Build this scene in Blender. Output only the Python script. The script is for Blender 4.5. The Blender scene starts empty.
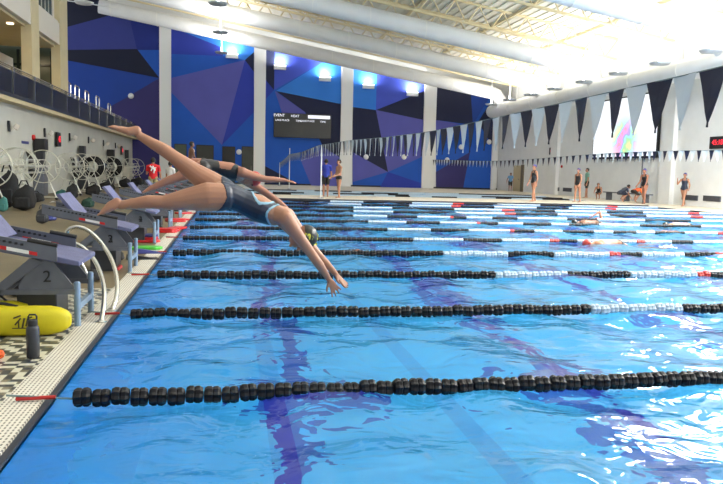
import bpy, math, random
import numpy as np
from mathutils import Vector, Matrix
random.seed(7)
C = bpy.context.scene.collection
PI = math.pi
K = 0.9
# ------------------------------------------------------------------ camera solve
YAW, PITCH, ROLL, FPX, CH = 0.187, -0.101, 0.027, 699.0, 1.459 * K
_f = Vector((math.sin(YAW) * math.cos(PITCH), math.cos(YAW) * math.cos(PITCH), math.sin(PITCH)))
_r0 = Vector((math.cos(YAW), -math.sin(YAW), 0)); _u0 = _r0.cross(_f)
_r = _r0 * math.cos(ROLL) + _u0 * math.sin(ROLL); _u = -_r0 * math.sin(ROLL) + _u0 * math.cos(ROLL)
CAM = Vector((0, 0, CH))
def at(x, y, X=None, Y=None, Z=None):
    """point of the place seen at a pixel of the photograph, on the plane X=, Y= or Z= (metres)"""
    d = _f * FPX + _r * (x - 361.5) - _u * (y - 242)
    if Z is not None: t = (Z - CH) / d.z
    elif Y is not None: t = Y / d.y
    else: t = X / d.x
    return CAM + d * t

# ------------------------------------------------------------------ materials
def mat(name, col, rough=.5, metal=0., noise=0., nscale=8., bump=0., bscale=40., spec=.5, emit=None, estr=0., col2=None, coat=0.):
    m = bpy.data.materials.new(name); m.use_nodes = True
    nt = m.node_tree; b = nt.nodes['Principled BSDF']
    b.inputs['Base Color'].default_value = (*col, 1); b.inputs['Roughness'].default_value = rough
    b.inputs['Metallic'].default_value = metal; b.inputs['Specular IOR Level'].default_value = spec
    b.inputs['Coat Weight'].default_value = coat
    tc = nt.nodes.new('ShaderNodeTexCoord')
    if noise > 0 or col2:
        n = nt.nodes.new('ShaderNodeTexNoise'); n.inputs['Scale'].default_value = nscale; n.inputs['Detail'].default_value = 4
        nt.links.new(tc.outputs['Object'], n.inputs['Vector'])
        r = nt.nodes.new('ShaderNodeValToRGB')
        c2 = col2 or tuple(c * (1 - noise) for c in col)
        r.color_ramp.elements[0].position = .3; r.color_ramp.elements[1].position = .7
        r.color_ramp.elements[0].color = (*c2, 1); r.color_ramp.elements[1].color = (*col, 1)
        nt.links.new(n.outputs['Fac'], r.inputs['Fac']); nt.links.new(r.outputs['Color'], b.inputs['Base Color'])
    if bump > 0:
        n2 = nt.nodes.new('ShaderNodeTexNoise'); n2.inputs['Scale'].default_value = bscale; n2.inputs['Detail'].default_value = 3
        nt.links.new(tc.outputs['Object'], n2.inputs['Vector'])
        bp = nt.nodes.new('ShaderNodeBump'); bp.inputs['Strength'].default_value = bump; bp.inputs['Distance'].default_value = .02
        nt.links.new(n2.outputs['Fac'], bp.inputs['Height']); nt.links.new(bp.outputs['Normal'], b.inputs['Normal'])
    if emit:
        b.inputs['Emission Color'].default_value = (*emit, 1); b.inputs['Emission Strength'].default_value = estr
    return m
def lin(r, g, b):
    f = lambda c: (c / 255 / 12.92) if c / 255 <= .04045 else ((c / 255 + .055) / 1.055) ** 2.4
    return (f(r), f(g), f(b))

M = {}
def mk(name, *a, **k): M[name] = mat(name, *a, **k); return M[name]
mk('deck', lin(112, 100, 76), .55, noise=.25, nscale=.8, bump=.15, bscale=60)
mk('far_deck', lin(225, 215, 195), .5, noise=.1, nscale=1.5)
mk('white_wall', lin(230, 232, 232), .7, noise=.05, nscale=2, bump=.05)
mk('left_wall', lin(196, 196, 188), .7, noise=.08, nscale=1.2)
mk('white_paint', lin(240, 241, 240), .5)
mk('roof', lin(232, 228, 212), .7)
mk('truss', lin(226, 212, 172), .6)
mk('duct', lin(236, 238, 240), .75, noise=.05, nscale=1.5)
mk('cream', lin(196, 182, 146), .7, noise=.08, nscale=2)
mk('fascia', lin(205, 198, 188), .7)
mk('orange_wall', lin(190, 122, 60), .7)
mk('navy_trim', lin(28, 34, 48), .5)
mk('steel', lin(200, 198, 190), .22, 1., noise=.1, nscale=20)
mk('block_grey', lin(104, 108, 118), .45, .3, noise=.15, nscale=12)
mk('block_top', lin(98, 101, 136), .7, noise=.2, nscale=9, bump=.3, bscale=200)
mk('block_post', lin(128, 150, 172), .4, .2)
mk('black', (.012, .012, .014), .5)
mk('bag_black', lin(26, 26, 29), .8, noise=.4, nscale=12, bump=.4, bscale=20)
mk('charcoal', lin(52, 54, 60), .45, noise=.12, nscale=20)
mk('float_black', lin(7, 8, 16), .5, spec=.35)
mk('float_white', lin(176, 194, 208), .45)
mk('float_red', lin(190, 48, 40), .45)
mk('rope_red', lin(180, 40, 34), .6)
mk('cable', lin(120, 140, 140), .4, .5)
mk('pennant_navy', lin(24, 30, 58), .5)
mk('pennant_white', lin(220, 228, 232), .5)
mk('red_plastic', lin(196, 32, 34), .4, noise=.15, nscale=10)
mk('green_plastic', lin(70, 175, 50), .4)
mk('blue_plastic', lin(60, 66, 130), .4)
mk('yellow', lin(205, 190, 10), .55, noise=.1, nscale=6, bump=.1)
mk('ink', lin(70, 64, 24), .6)
mk('teal', lin(60, 120, 115), .8, noise=.3, nscale=14)
mk('dark_green', lin(24, 62, 52), .8, noise=.3, nscale=14)
mk('reel', lin(196, 196, 184), .35, .3)
mk('orange', lin(230, 96, 30), .6)
mk('exit_green', (.02, .5, .15), .4, emit=(.05, .9, .3), estr=2)
mk('led_red', (.5, .01, .02), .4, emit=(1, .04, .06), estr=1.6)
mk('lamp_glow', (1, 1, 1), .4, emit=(1, .98, .94), estr=14)
mk('warm_glow', (1, 1, 1), .4, emit=(1, .75, .5), estr=3)
mk('board', lin(34, 34, 30), .35, noise=.2, nscale=2)
mk('board_text', (.8, .8, .85), .4, emit=(.85, .88, 1), estr=.8)
mk('glass_dark', lin(40, 48, 46), .1)
mk('door_dark', lin(58, 60, 54), .4, noise=.3, nscale=1.5)
mk('window_green', lin(92, 104, 88), .25, noise=.4, nscale=.8)
mk('uplight', lin(196, 204, 212), .4, .4)
mk('skin_a', lin(166, 118, 92), .48, noise=.12, nscale=5, bump=.05, bscale=60)
mk('skin_b', lin(160, 108, 86), .5, noise=.12, nscale=5)
mk('skin_dark', lin(112, 78, 60), .5)
mk('skin_c', lin(176, 126, 100), .5, noise=.1, nscale=5)
mk('suit_navy', lin(30, 40, 62), .45, noise=.15, nscale=6)
mk('suit_trim', lin(130, 170, 190), .5)
mk('suit_black', lin(22, 22, 26), .5)
mk('cap_black', lin(20, 26, 24), .35)
mk('cap_print', lin(200, 205, 60), .5)
mk('cap_blue', lin(60, 66, 135), .4)
mk('cap_red', lin(170, 52, 44), .4)
mk('hair', lin(34, 26, 22), .7, noise=.3, nscale=40)
mk('shirt_blue', lin(34, 52, 150), .75)
mk('shirt_red', lin(196, 20, 32), .75)
mk('shirt_green', lin(120, 165, 150), .75)
mk('shirt_sky', lin(110, 160, 205), .75)
mk('khaki', lin(140, 128, 92), .8)
mk('white_print', lin(225, 225, 222), .6)
mk('grate', lin(206, 200, 184), .5, noise=.1, nscale=3)
mk('goggle', (.01, .01, .015), .1)

def balcony_glass():
    m = bpy.data.materials.new('guard_glass'); m.use_nodes = True; nt = m.node_tree; nt.nodes.clear()
    o = nt.nodes.new('ShaderNodeOutputMaterial'); t = nt.nodes.new('ShaderNodeBsdfTransparent'); t.inputs[0].default_value = (.45, .5, .56, 1)
    g = nt.nodes.new('ShaderNodeBsdfGlossy'); g.inputs['Roughness'].default_value = .3; g.inputs[0].default_value = (.5, .5, .48, 1)
    mx = nt.nodes.new('ShaderNodeMixShader'); fr = nt.nodes.new('ShaderNodeFresnel'); fr.inputs[0].default_value = 1.5
    nt.links.new(fr.outputs[0], mx.inputs[0]); nt.links.new(t.outputs[0], mx.inputs[1]); nt.links.new(g.outputs[0], mx.inputs[2]); nt.links.new(mx.outputs[0], o.inputs[0])
    return m
M['guard_glass'] = balcony_glass()

def water_mat():
    m = bpy.data.materials.new('pool_water'); m.use_nodes = True; nt = m.node_tree; nt.nodes.clear(); N = nt.nodes.new; L = nt.links.new
    o = N('ShaderNodeOutputMaterial'); tc = N('ShaderNodeTexCoord')
    mp = N('ShaderNodeMapping'); mp.inputs['Scale'].default_value = (.8, 1.1, 1); L(tc.outputs['Object'], mp.inputs[0])
    n1 = N('ShaderNodeTexNoise'); n1.inputs['Scale'].default_value = 1.1; n1.inputs['Detail'].default_value = 3; n1.inputs['Roughness'].default_value = .45; n1.inputs['Distortion'].default_value = .9
    n2 = N('ShaderNodeTexNoise'); n2.inputs['Scale'].default_value = 4.2; n2.inputs['Detail'].default_value = 2; n2.inputs['Distortion'].default_value = .6
    L(mp.outputs[0], n1.inputs['Vector']); L(mp.outputs[0], n2.inputs['Vector'])
    b1 = N('ShaderNodeBump'); b1.inputs['Distance'].default_value = .06; b1.inputs['Strength'].default_value = 1
    b2 = N('ShaderNodeBump'); b2.inputs['Distance'].default_value = .03; b2.inputs['Strength'].default_value = 1
    L(n1.outputs['Fac'], b1.inputs['Height']); L(n2.outputs['Fac'], b2.inputs['Height']); L(b1.outputs[0], b2.inputs['Normal'])
    g = N('ShaderNodeBsdfGlossy'); g.inputs['Roughness'].default_value = .09; L(b2.outputs[0], g.inputs['Normal'])
    r = N('ShaderNodeBsdfRefraction'); r.inputs['IOR'].default_value = 1.33; r.inputs['Roughness'].default_value = 0; r.inputs[0].default_value = (.92, 1, 1, 1); L(b2.outputs[0], r.inputs['Normal'])
    t = N('ShaderNodeBsdfTransparent'); t.inputs[0].default_value = (.92, 1, 1, 1)
    fr = N('ShaderNodeFresnel'); fr.inputs[0].default_value = 1.42; L(b2.outputs[0], fr.inputs['Normal'])
    m1 = N('ShaderNodeMixShader'); m1.inputs[0].default_value = .78; L(t.outputs[0], m1.inputs[1]); L(r.outputs[0], m1.inputs[2])
    m2 = N('ShaderNodeMixShader'); L(fr.outputs[0], m2.inputs[0]); L(m1.outputs[0], m2.inputs[1]); L(g.outputs[0], m2.inputs[2]); L(m2.outputs[0], o.inputs[0])
    return m
M['water'] = water_mat()

def basin_mat():   # pale blue tile with long-course lane lines of deep blue tile every 2.5 lane units, and a grout grid
    m = mat('pool_tile', (.10, .46, .84), .4); nt = m.node_tree; N = nt.nodes.new; L = nt.links.new; b = nt.nodes['Principled BSDF']
    tc = N('ShaderNodeTexCoord'); sx = N('ShaderNodeSeparateXYZ'); L(tc.outputs['Object'], sx.inputs[0])
    def math_(op, a, bb=None, c=None):
        n = N('ShaderNodeMath'); n.operation = op
        for i, v in enumerate((a, bb, c)):
            if v is None: continue
            if isinstance(v, (int, float)): n.inputs[i].default_value = v
            else: L(v, n.inputs[i])
        return n.outputs[0]
    fx = math_('PINGPONG', math_('SUBTRACT', sx.outputs[0], .62), 1.2)
    line = math_('LESS_THAN', fx, .15)
    fy = math_('PINGPONG', math_('SUBTRACT', sx.outputs[1], 5.9), 4.5)
    cross = math_('MULTIPLY', math_('LESS_THAN', fy, .15), math_('LESS_THAN', fx, .55))
    mark = math_('MAXIMUM', line, cross)
    n = N('ShaderNodeTexNoise'); n.inputs['Scale'].default_value = 1.3; L(tc.outputs['Object'], n.inputs['Vector'])
    r = N('ShaderNodeValToRGB'); r.color_ramp.elements[0].position = .3; r.color_ramp.elements[1].position = .7
    r.color_ramp.elements[0].color = (.05, .52, .97, 1); r.color_ramp.elements[1].color = (.09, .59, 1, 1); L(n.outputs['Fac'], r.inputs[0])
    mx = N('ShaderNodeMix'); mx.data_type = 'RGBA'; L(mark, mx.inputs[0]); L(r.outputs[0], mx.inputs[6]); mx.inputs[7].default_value = (.015, .02, .42, 1)
    L(mx.outputs[2], b.inputs['Base Color'])
    return m
M['basin'] = basin_mat()

def grate_mat():
    m = mat('slotted_grate', lin(206, 200, 184), .5); nt = m.node_tree; N = nt.nodes.new; L = nt.links.new; b = nt.nodes['Principled BSDF']
    tc = N('ShaderNodeTexCoord'); br = N('ShaderNodeTexBrick'); br.offset = 0
    mp = N('ShaderNodeMapping'); mp.inputs['Rotation'].default_value = (0, 0, PI / 2); L(tc.outputs['Object'], mp.inputs[0]); L(mp.outputs[0], br.inputs[0])
    br.inputs['Scale'].default_value = 1; br.inputs['Brick Width'].default_value = .036; br.inputs['Row Height'].default_value = .024; br.inputs['Mortar Size'].default_value = .0075; br.inputs['Mortar Smooth'].default_value = .1
    br.inputs['Color1'].default_value = (*lin(92, 88, 78), 1); br.inputs['Color2'].default_value = (*lin(104, 98, 86), 1); br.inputs['Mortar'].default_value = (*lin(212, 206, 192), 1)
    L(br.outputs['Color'], b.inputs['Base Color'])
    return m
M['slotted'] = grate_mat()

def mosaic_mat():
    m = mat('mosaic_tile', lin(120, 116, 100), .35); nt = m.node_tree; N = nt.nodes.new; L = nt.links.new; b = nt.nodes['Principled BSDF']
    tc = N('ShaderNodeTexCoord'); mp = N('ShaderNodeMapping'); mp.inputs['Rotation'].default_value = (0, 0, .0); L(tc.outputs['Object'], mp.inputs[0])
    vo = N('ShaderNodeTexVoronoi'); vo.feature = 'F1'; vo.distance = 'CHEBYCHEV'; vo.inputs['Scale'].default_value = 20; vo.inputs['Randomness'].default_value = 0; L(mp.outputs[0], vo.inputs['Vector'])
    w = N('ShaderNodeTexWave'); w.wave_type = 'BANDS'; w.bands_direction = 'DIAGONAL'; w.inputs['Scale'].default_value = 3.6; w.inputs['Distortion'].default_value = 6; w.inputs['Detail'].default_value = 1
    L(vo.outputs['Position'], w.inputs['Vector'])
    r = N('ShaderNodeValToRGB'); r.color_ramp.interpolation = 'CONSTANT'
    e = r.color_ramp.elements; e[0].position = 0; e[0].color = (*lin(58, 62, 66), 1); e[1].position = .38; e[1].color = (*lin(112, 106, 88), 1)
    q = e.new(.62); q.color = (*lin(196, 192, 172), 1)
    L(w.outputs['Fac'], r.inputs[0]); L(r.outputs[0], b.inputs['Base Color'])
    return m
M['mosaic'] = mosaic_mat()

def screen_mat():
    m = bpy.data.materials.new('video_screen'); m.use_nodes = True; nt = m.node_tree; nt.nodes.clear(); N = nt.nodes.new; L = nt.links.new
    o = N('ShaderNodeOutputMaterial'); e = N('ShaderNodeEmission'); tc = N('ShaderNodeTexCoord'); sx = N('ShaderNodeSeparateXYZ'); L(tc.outputs['Object'], sx.inputs[0])
    n = N('ShaderNodeTexNoise'); n.inputs['Scale'].default_value = .9; n.inputs['Detail'].default_value = 2; L(tc.outputs['Object'], n.inputs['Vector'])
    hs = N('ShaderNodeCombineColor'); hs.mode = 'HSV'
    mr = N('ShaderNodeMapRange'); mr.inputs[1].default_value = .3; mr.inputs[2].default_value = .7; mr.inputs[3].default_value = 0; mr.inputs[4].default_value = 1.1; L(n.outputs['Fac'], mr.inputs[0]); L(mr.outputs[0], hs.inputs[0])
    hs.inputs[1].default_value = .55; hs.inputs[2].default_value = 1
    # distance from the colourful picture's centre (object space, y along wall, z up)
    vd = N('ShaderNodeVectorMath'); vd.operation = 'DISTANCE'; L(tc.outputs['Object'], vd.inputs[0]); vd.inputs[1].default_value = (0, -.2, -.75)
    mr2 = N('ShaderNodeMapRange'); mr2.inputs[1].default_value = .7; mr2.inputs[2].default_value = 1.6; mr2.inputs[3].default_value = 1; mr2.inputs[4].default_value = 0; L(vd.outputs['Value'], mr2.inputs[0])
    mx = N('ShaderNodeMix'); mx.data_type = 'RGBA'; L(mr2.outputs[0], mx.inputs[0]); mx.inputs[6].default_value = (.95, .97, 1, 1); L(hs.outputs[0], mx.inputs[7])
    L(mx.outputs[2], e.inputs[0]); e.inputs[1].default_value = 1.1; L(e.outputs[0], o.inputs[0])
    return m
M['screen'] = screen_mat()

# ------------------------------------------------------------------ mesh helpers
class MB:
    def __init__(s): s.v = []; s.f = []; s.m = []; s.mats = []
    def mi(s, m):
        if m not in s.mats: s.mats.append(m)
        return s.mats.index(m)
    def add(s, vs, fs, m=None):
        k = len(s.v); s.v += [tuple(v) for v in vs]; i = s.mi(m) if m else 0
        for f in fs: s.f.append(tuple(a + k for a in f)); s.m.append(i)
        return s
    def box(s, a, b, m=None):
        x0, y0, z0 = [min(p, q) for p, q in zip(a, b)]; x1, y1, z1 = [max(p, q) for p, q in zip(a, b)]
        return s.add([(x0, y0, z0), (x1, y0, z0), (x1, y1, z0), (x0, y1, z0), (x0, y0, z1), (x1, y0, z1), (x1, y1, z1), (x0, y1, z1)],
                     [(0, 3, 2, 1), (4, 5, 6, 7), (0, 1, 5, 4), (1, 2, 6, 5), (2, 3, 7, 6), (3, 0, 4, 7)], m)
    def prism(s, pts, axis, a, b, m=None):
        """extrude a 2D outline along an axis: 'y' -> pts are (x,z); 'x' -> (y,z); 'z' -> (x,y)"""
        def P(p, t): return {'y': (p[0], t, p[1]), 'x': (t, p[0], p[1]), 'z': (p[0], p[1], t)}[axis]
        n = len(pts); vs = [P(p, a) for p in pts] + [P(p, b) for p in pts]
        fs = [tuple(range(n)), tuple(range(2 * n - 1, n - 1, -1))] + [(i, (i + 1) % n, n + (i + 1) % n, n + i) for i in range(n)]
        return s.add(vs, fs, m)
    def tube(s, pts, r, n=8, m=None, closed=False, caps=True):
        pts = [Vector(p) for p in pts]; N = len(pts); k = len(s.v); rr = r if isinstance(r, (list, tuple)) else [r] * N
        up = None; vs = []
        for i, p in enumerate(pts):
            if closed: d = pts[(i + 1) % N] - pts[i - 1]
            else: d = pts[min(i + 1, N - 1)] - pts[max(i - 1, 0)]
            if d.length < 1e-9: d = Vector((0, 0, 1))
            d.normalize()
            if up is None: up = Vector((0, 0, 1)) if abs(d.z) < .9 else Vector((1, 0, 0))
            a = d.cross(up)
            if a.length < 1e-6: a = d.orthogonal()
            a.normalize(); b = a.cross(d).normalized(); up = b
            for j in range(n):
                t = 2 * PI * j / n; vs.append(p + (a * math.cos(t) + b * math.sin(t)) * rr[i])
        fs = []
        for i in range(N if closed else N - 1):
            for j in range(n):
                a0 = i * n + j; a1 = i * n + (j + 1) % n; b0 = ((i + 1) % N) * n + j; b1 = ((i + 1) % N) * n + (j + 1) % n
                fs.append((a0, a1, b1, b0))
        if not closed and caps: fs.append(tuple(range(n))[::-1]); fs.append(tuple(range((N - 1) * n, N * n)))
        return s.add(vs, fs, m)
    def ring(s, c, R, r, axis='y', n=28, m=None):
        pts = []
        for i in range(n):
            t = 2 * PI * i / n; a, b = R * math.cos(t), R * math.sin(t)
            pts.append(Vector(c) + Vector({'y': (a, 0, b), 'x': (0, a, b), 'z': (a, b, 0)}[axis]))
        return s.tube(pts, r, 6, m, closed=True)
    def lathe(s, prof, c=(0, 0, 0), axis='z', n=20, m=None, ell=1.):
        vs = []; c = Vector(c)
        for (r, h) in prof:
            for j in range(n):
                t = 2 * PI * j / n; a, b = r * math.cos(t), r * ell * math.sin(t)
                vs.append(c + Vector({'z': (a, b, h), 'x': (h, a, b), 'y': (a, h, b)}[axis]))
        fs = [(i * n + j, i * n + (j + 1) % n, (i + 1) * n + (j + 1) % n, (i + 1) * n + j) for i in range(len(prof) - 1) for j in range(n)]
        fs.append(tuple(range(n))[::-1]); fs.append(tuple(range((len(prof) - 1) * n, len(prof) * n)))
        return s.add(vs, fs, m)
    def build(s, name, m=None, parent=None, smooth=False, loc=None):
        me = bpy.data.meshes.new(name); me.from_pydata(s.v, [], s.f)
        ms = s.mats if s.mats else [m]
        for q in ms: me.materials.append(q if not isinstance(q, str) else M[q])
        if s.mats: me.polygons.foreach_set('material_index', s.m)
        if smooth: me.polygons.foreach_set('use_smooth', [True] * len(me.polygons))
        import bmesh
        bm = bmesh.new(); bm.from_mesh(me); bmesh.ops.recalc_face_normals(bm, faces=bm.faces); bm.to_mesh(me); bm.free()
        me.update()
        o = bpy.data.objects.new(name, me); C.objects.link(o)
        if parent: o.parent = parent
        if loc: o.location = loc
        return o
def bev(o, w=.01, n=2):
    b = o.modifiers.new('bevel', 'BEVEL'); b.width = w; b.segments = n; b.limit_method = 'ANGLE'; return o
def tag(o, label=None, cat=None, group=None, kind=None):
    if label: o['label'] = label
    if cat: o['category'] = cat
    if group: o['group'] = group
    if kind: o['kind'] = kind
    return o
def thing(name, label, cat, loc=(0, 0, 0), rz=0, group=None):
    o = bpy.data.objects.new(name, None); C.objects.link(o); o.location = loc; o.rotation_euler.z = rz
    o.empty_display_size = .1
    return tag(o, label, cat, group)
def copy_tree(root):
    r = root.copy(); C.objects.link(r)
    for ch in list(root.children):
        c = ch.copy(); C.objects.link(c); c.parent = r
        for g in list(ch.children):
            d = g.copy(); C.objects.link(d); d.parent = c
    return r
def struct(o): return tag(o, kind='structure')
def text(body, size, name, m, parent, loc, rot, label=None, align='CENTER', bold=0.):
    cu = bpy.data.curves.new(name, 'FONT'); cu.body = body; cu.size = size; cu.extrude = .004; cu.offset = bold; cu.align_x = align; cu.align_y = 'CENTER'
    t = bpy.data.objects.new(name, cu); C.objects.link(t)
    dg = bpy.context.evaluated_depsgraph_get(); me = bpy.data.meshes.new_from_object(t.evaluated_get(dg))
    bpy.data.objects.remove(t); bpy.data.curves.remove(cu)
    me.materials.clear(); me.materials.append(M[m])
    o = bpy.data.objects.new(name, me); C.objects.link(o); o.parent = parent; o.location = loc; o.rotation_euler = rot
    if label: o['label'] = label
    return o
ORD = ['nearest', 'second nearest', 'third nearest', 'fourth nearest', 'fifth nearest', 'sixth nearest', 'seventh nearest', 'eighth nearest', 'ninth nearest', 'tenth nearest',
       'eleventh nearest', 'twelfth nearest', 'thirteenth nearest', 'fourteenth nearest', 'fifteenth nearest', 'sixteenth nearest']

# ------------------------------------------------------------------ levels
XE, XG = -.958, -1.2          # pool edge, grate edge
XR = 19.3                     # right pool edge
WAMP = .0042
XW = 22.7                     # right wall
XL = -7.56                    # left wall
YN = 1.5                      # near pool wall
YB0, YB1 = 29.8, 33.6         # bulkhead
YF = 44.5                     # far pool edge
YW = 57.6                     # back wall
def roofz(x): return 11.75 - .158 * (x - 9)

# basin, decks, water
b = MB()
for (y0, y1) in ((YN, YB0), (YB1, YF)):
    z = -1.9
    b.add([(XE, y0, z), (XR, y0, z), (XR, y1, z), (XE, y1, z), (XE, y0, -.001), (XR, y0, -.001), (XR, y1, -.001), (XE, y1, -.001)],
          [(0, 1, 2, 3), (0, 4, 5, 1), (1, 5, 6, 2), (2, 6, 7, 3), (3, 7, 4, 0)])
struct(b.build('trim_1', M['basin']))
def water_mesh(name, y0, y1, step, amp):
    nx = int((XR - XE) / step) + 1; ny = int((y1 - y0) / step) + 1
    gx, gy = np.meshgrid(np.linspace(XE, XR, nx), np.linspace(y0, y1, ny)); z = np.zeros_like(gx); rg = np.random.RandomState(5)
    for i in range(70):
        wl_ = .24 * (8.0 ** rg.rand()); th = rg.rand() * 2 * PI; k = 2 * PI / wl_; a = amp * wl_ ** 1.0 * (.4 + rg.rand())
        z += a * np.sin(k * (gx * math.cos(th) + gy * math.sin(th)) + rg.rand() * 6.28 + .8 * np.sin(gx * .9 + i) + .8 * np.cos(gy * .8 + 2 * i))
    e_ = np.minimum(np.minimum(gx - XE, XR - gx), np.minimum(gy - y0, y1 - gy)); z *= np.clip(e_ / .4, .05, 1)
    me = bpy.data.meshes.new(name); i0 = (np.arange(ny - 1)[:, None] * nx + np.arange(nx - 1)[None, :]).ravel()
    q = np.stack([i0, i0 + 1, i0 + nx + 1, i0 + nx], 1)
    me.vertices.add(nx * ny); me.vertices.foreach_set('co', np.stack([gx, gy, z - .012], -1).ravel())
    me.loops.add(q.size); me.loops.foreach_set('vertex_index', q.ravel()); me.polygons.add(len(q)); me.polygons.foreach_set('loop_start', np.arange(len(q)) * 4)
    me.polygons.foreach_set('use_smooth', np.ones(len(q), bool)); me.update(); me.validate(); me.materials.append(M['water'])
    o = bpy.data.objects.new(name, me); C.objects.link(o); return o
tag(water_mesh('pool_water', YN, YB0, .07, WAMP), 'clear blue rippled water between the starting blocks and the walkway', 'water', kind='stuff')
tag(water_mesh('pool_water', YB1, YF, .15, WAMP), 'strip of pool water beyond the white walkway', 'water', kind='stuff')
d = MB().box((-2.3, -3, -.6), (-14, YW + .2, .02)).box((-2.3, 7.6, -.6), (XG, YW, .02)).box((-2.3, -3, -.6), (-1.95, 7.6, .02))
d.box((XG, YF + .12, -.6), (XR + .15, YW, .02), M['far_deck']); d.box((XR + .15, -3, -.6), (XW, YW, .02), M['far_deck']); d.box((XG, -3, -.6), (XR + .15, YN - .12, .02), M['far_deck'])
d.m = [0] * 18 + [1] * 18; d.mats = [M['deck'], M['far_deck']]
struct(d.build('floor'))
struct(MB().box((-1.95, -3, -.1), (XG, 7.6, .021)).build('trim_2', M['mosaic']))
struct(MB().box((XG, -3, -.1), (XE - .035, YF, .024)).build('trim_3', M['slotted']))
e = MB().box((XE - .035, YN - .02, -.02), (XE, YF, .012)); e.box((XE, YF, -.25), (XR, YF + .12, .03)); e.box((XR, YN, -.25), (XR + .15, YF, .022)); e.box((XE, YN - .12, -.25), (XR, YN, .022))
struct(e.build('trim_4', M['navy_trim']))

# walkway bulkhead between the two pools
bk = thing('bulkhead', 'long white walkway crossing the pool with dark edge', 'bulkhead', ((XE + XR) / 2, (YB0 + YB1) / 2, 0))
hx = (XR - XE) / 2; hy = (YB1 - YB0) / 2
MB().box((-hx, -hy + .03, .02), (hx, hy - .03, .10)).build('walkway_top', M['far_deck'], bk)
f = MB().box((-hx, -hy, -1.2), (hx, hy, .02)); f.box((-hx, -hy - .02, .0), (hx, -hy + .03, .085)); f.box((-hx, hy - .03, .0), (hx, hy + .02, .085)); f.build('dark_fender', M['navy_trim'], bk)
for i in range(8):
    MB().box((-hx + 1.5 + i * 2.25, -hy - .04, -.9), (-hx + 2.1 + i * 2.25, -hy - .021, .07)).build('touch_pad', M['black'], bk)

# ------------------------------------------------------------------ back wall with faceted paint
struct(MB().box((-14, YW, -.5), (XW + .3, YW + .4, 16)).build('wall_back', M['white_paint']))
PC = dict(nv=(14, 22, 52), n2=(22, 30, 66), bl=(24, 88, 192), bm=(24, 66, 160), lb=(50, 130, 228), ind=(40, 60, 172), in2=(66, 86, 200), pu=(90, 92, 178), pd=(52, 48, 112), dr=(24, 44, 132), pm=(52, 62, 140))
for k_, v_ in PC.items(): mk('paint_' + k_, lin(*v_), .75, noise=.1, nscale=.7)
PANELS = [
 ('bm', [(60, -25), (159.4, -25), (159.4, 192), (60, 192)], [
  ('nv', [(60, -25), (159, -25), (159, 10), (109.5, 15.4), (67, 27), (60, 29)]),
  ('pm', [(60, 29), (67, 27), (109.5, 15.4), (130, 20), (137, 50), (60, 50)]),
  ('dr', [(109.5, 15.4), (159.4, 8), (159.4, 50), (137, 50), (130, 20)]),
  ('bl', [(137, 50), (159.4, 50), (159.4, 78)]),
  ('nv', [(60, 50), (137, 49), (159.4, 78), (60, 59)]),
  ('pd', [(159.4, 78), (124, 99), (100, 112), (100, 192), (159.4, 192)])]),
 ('bl', [(171, 22), (254, 35), (254, 192), (171, 192)], [
  ('ind', [(171, 22), (181, 31), (223, 48), (223, 56), (171, 54)]),
  ('lb', [(176, 22), (254, 35), (254, 53), (245, 60), (223, 56), (223, 48), (181, 31)]),
  ('pu', [(171, 78), (245, 60), (222, 145), (171, 92)]),
  ('n2', [(245, 60), (254, 52), (254, 72)]),
  ('ind', [(245, 60), (254, 72), (254, 112), (222, 145)])]),
 ('bl', [(265, 40), (341, 55), (341, 192), (265, 192)], [
  ('n2', [(265, 40), (275, 40), (274, 90), (265, 79)]),
  ('in2', [(275, 40), (332, 54), (323, 62), (274, 90)]),
  ('lb', [(332, 54), (341, 55), (341, 104), (276, 91), (323, 62)]),
  ('n2', [(276, 91), (341, 104), (341, 158), (325, 150), (305, 112)]),
  ('pu', [(275, 91), (305, 112), (306, 118), (283, 116)]),
  ('ind', [(265, 79), (274, 90), (265, 100)]),
  ('n2', [(265, 166), (301, 186), (301, 190), (265, 190)]),
  ('pu', [(300, 158), (325, 148), (341, 158), (341, 192), (311, 192)])]),
 ('lb', [(352.5, 58), (424, 72), (424, 192), (352.5, 192)], [
  ('in2', [(377, 64), (424, 72), (424, 91), (376, 110)]),
  ('n2', [(376, 110), (424, 91), (424, 120)]),
  ('pu', [(376, 110), (424, 120), (424, 156), (388, 172)]),
  ('n2', [(352.5, 107), (376, 110), (388, 172), (352.5, 152)]),
  ('pu', [(352.5, 152), (388, 172), (352.5, 182)]),
  ('bl', [(352.5, 182), (388, 172), (380, 192), (352.5, 192)]),
  ('bl', [(388, 172), (424, 156), (424, 184)]),
  ('ind', [(388, 172), (424, 184), (424, 192), (380, 192)])]),
 ('bl', [(436, 76), (495, 88), (495, 192), (436, 192)], [
  ('n2', [(436, 76), (470, 82), (473, 125), (436, 120)]),
  ('bm', [(470, 82), (495, 88), (473, 125)]),
  ('n2', [(495, 95), (495, 150), (478, 122)]),
  ('pu', [(436, 120), (460, 124), (436, 131)]),
  ('pd', [(436, 190), (436, 172), (470, 152), (463, 190)])])]
for i, (base, outer, polys) in enumerate(PANELS):
    m_ = MB()
    def quad(pts, off, mt):
        P = [at(x, y, Y=YW - off) for x, y in pts]
        m_.prism([(max(p.x, -13.9), max(p.z, .03)) for p in P], 'y', YW - off, YW + .1, M['paint_' + mt])
    quad(outer, .03, base)
    for j, (mt, pts) in enumerate(polys): quad(pts, .034 + .003 * j, mt)
    struct(m_.build('trim_%d' % (5 + i)))
# pilasters
for i, (x0, x1) in enumerate(((159.4, 171), (254, 265.3), (341, 352.5), (424, 436), (494, 499))):
    a, c_ = at(x0, 120, Y=YW - .25).x, at(x1, 120, Y=YW - .25).x
    struct(MB().box((a, YW - .25, .02), (min(c_, XW - .01), YW, roofz(a) - .05)).build('trim_%d' % (10 + i), M['white_paint']))
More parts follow.
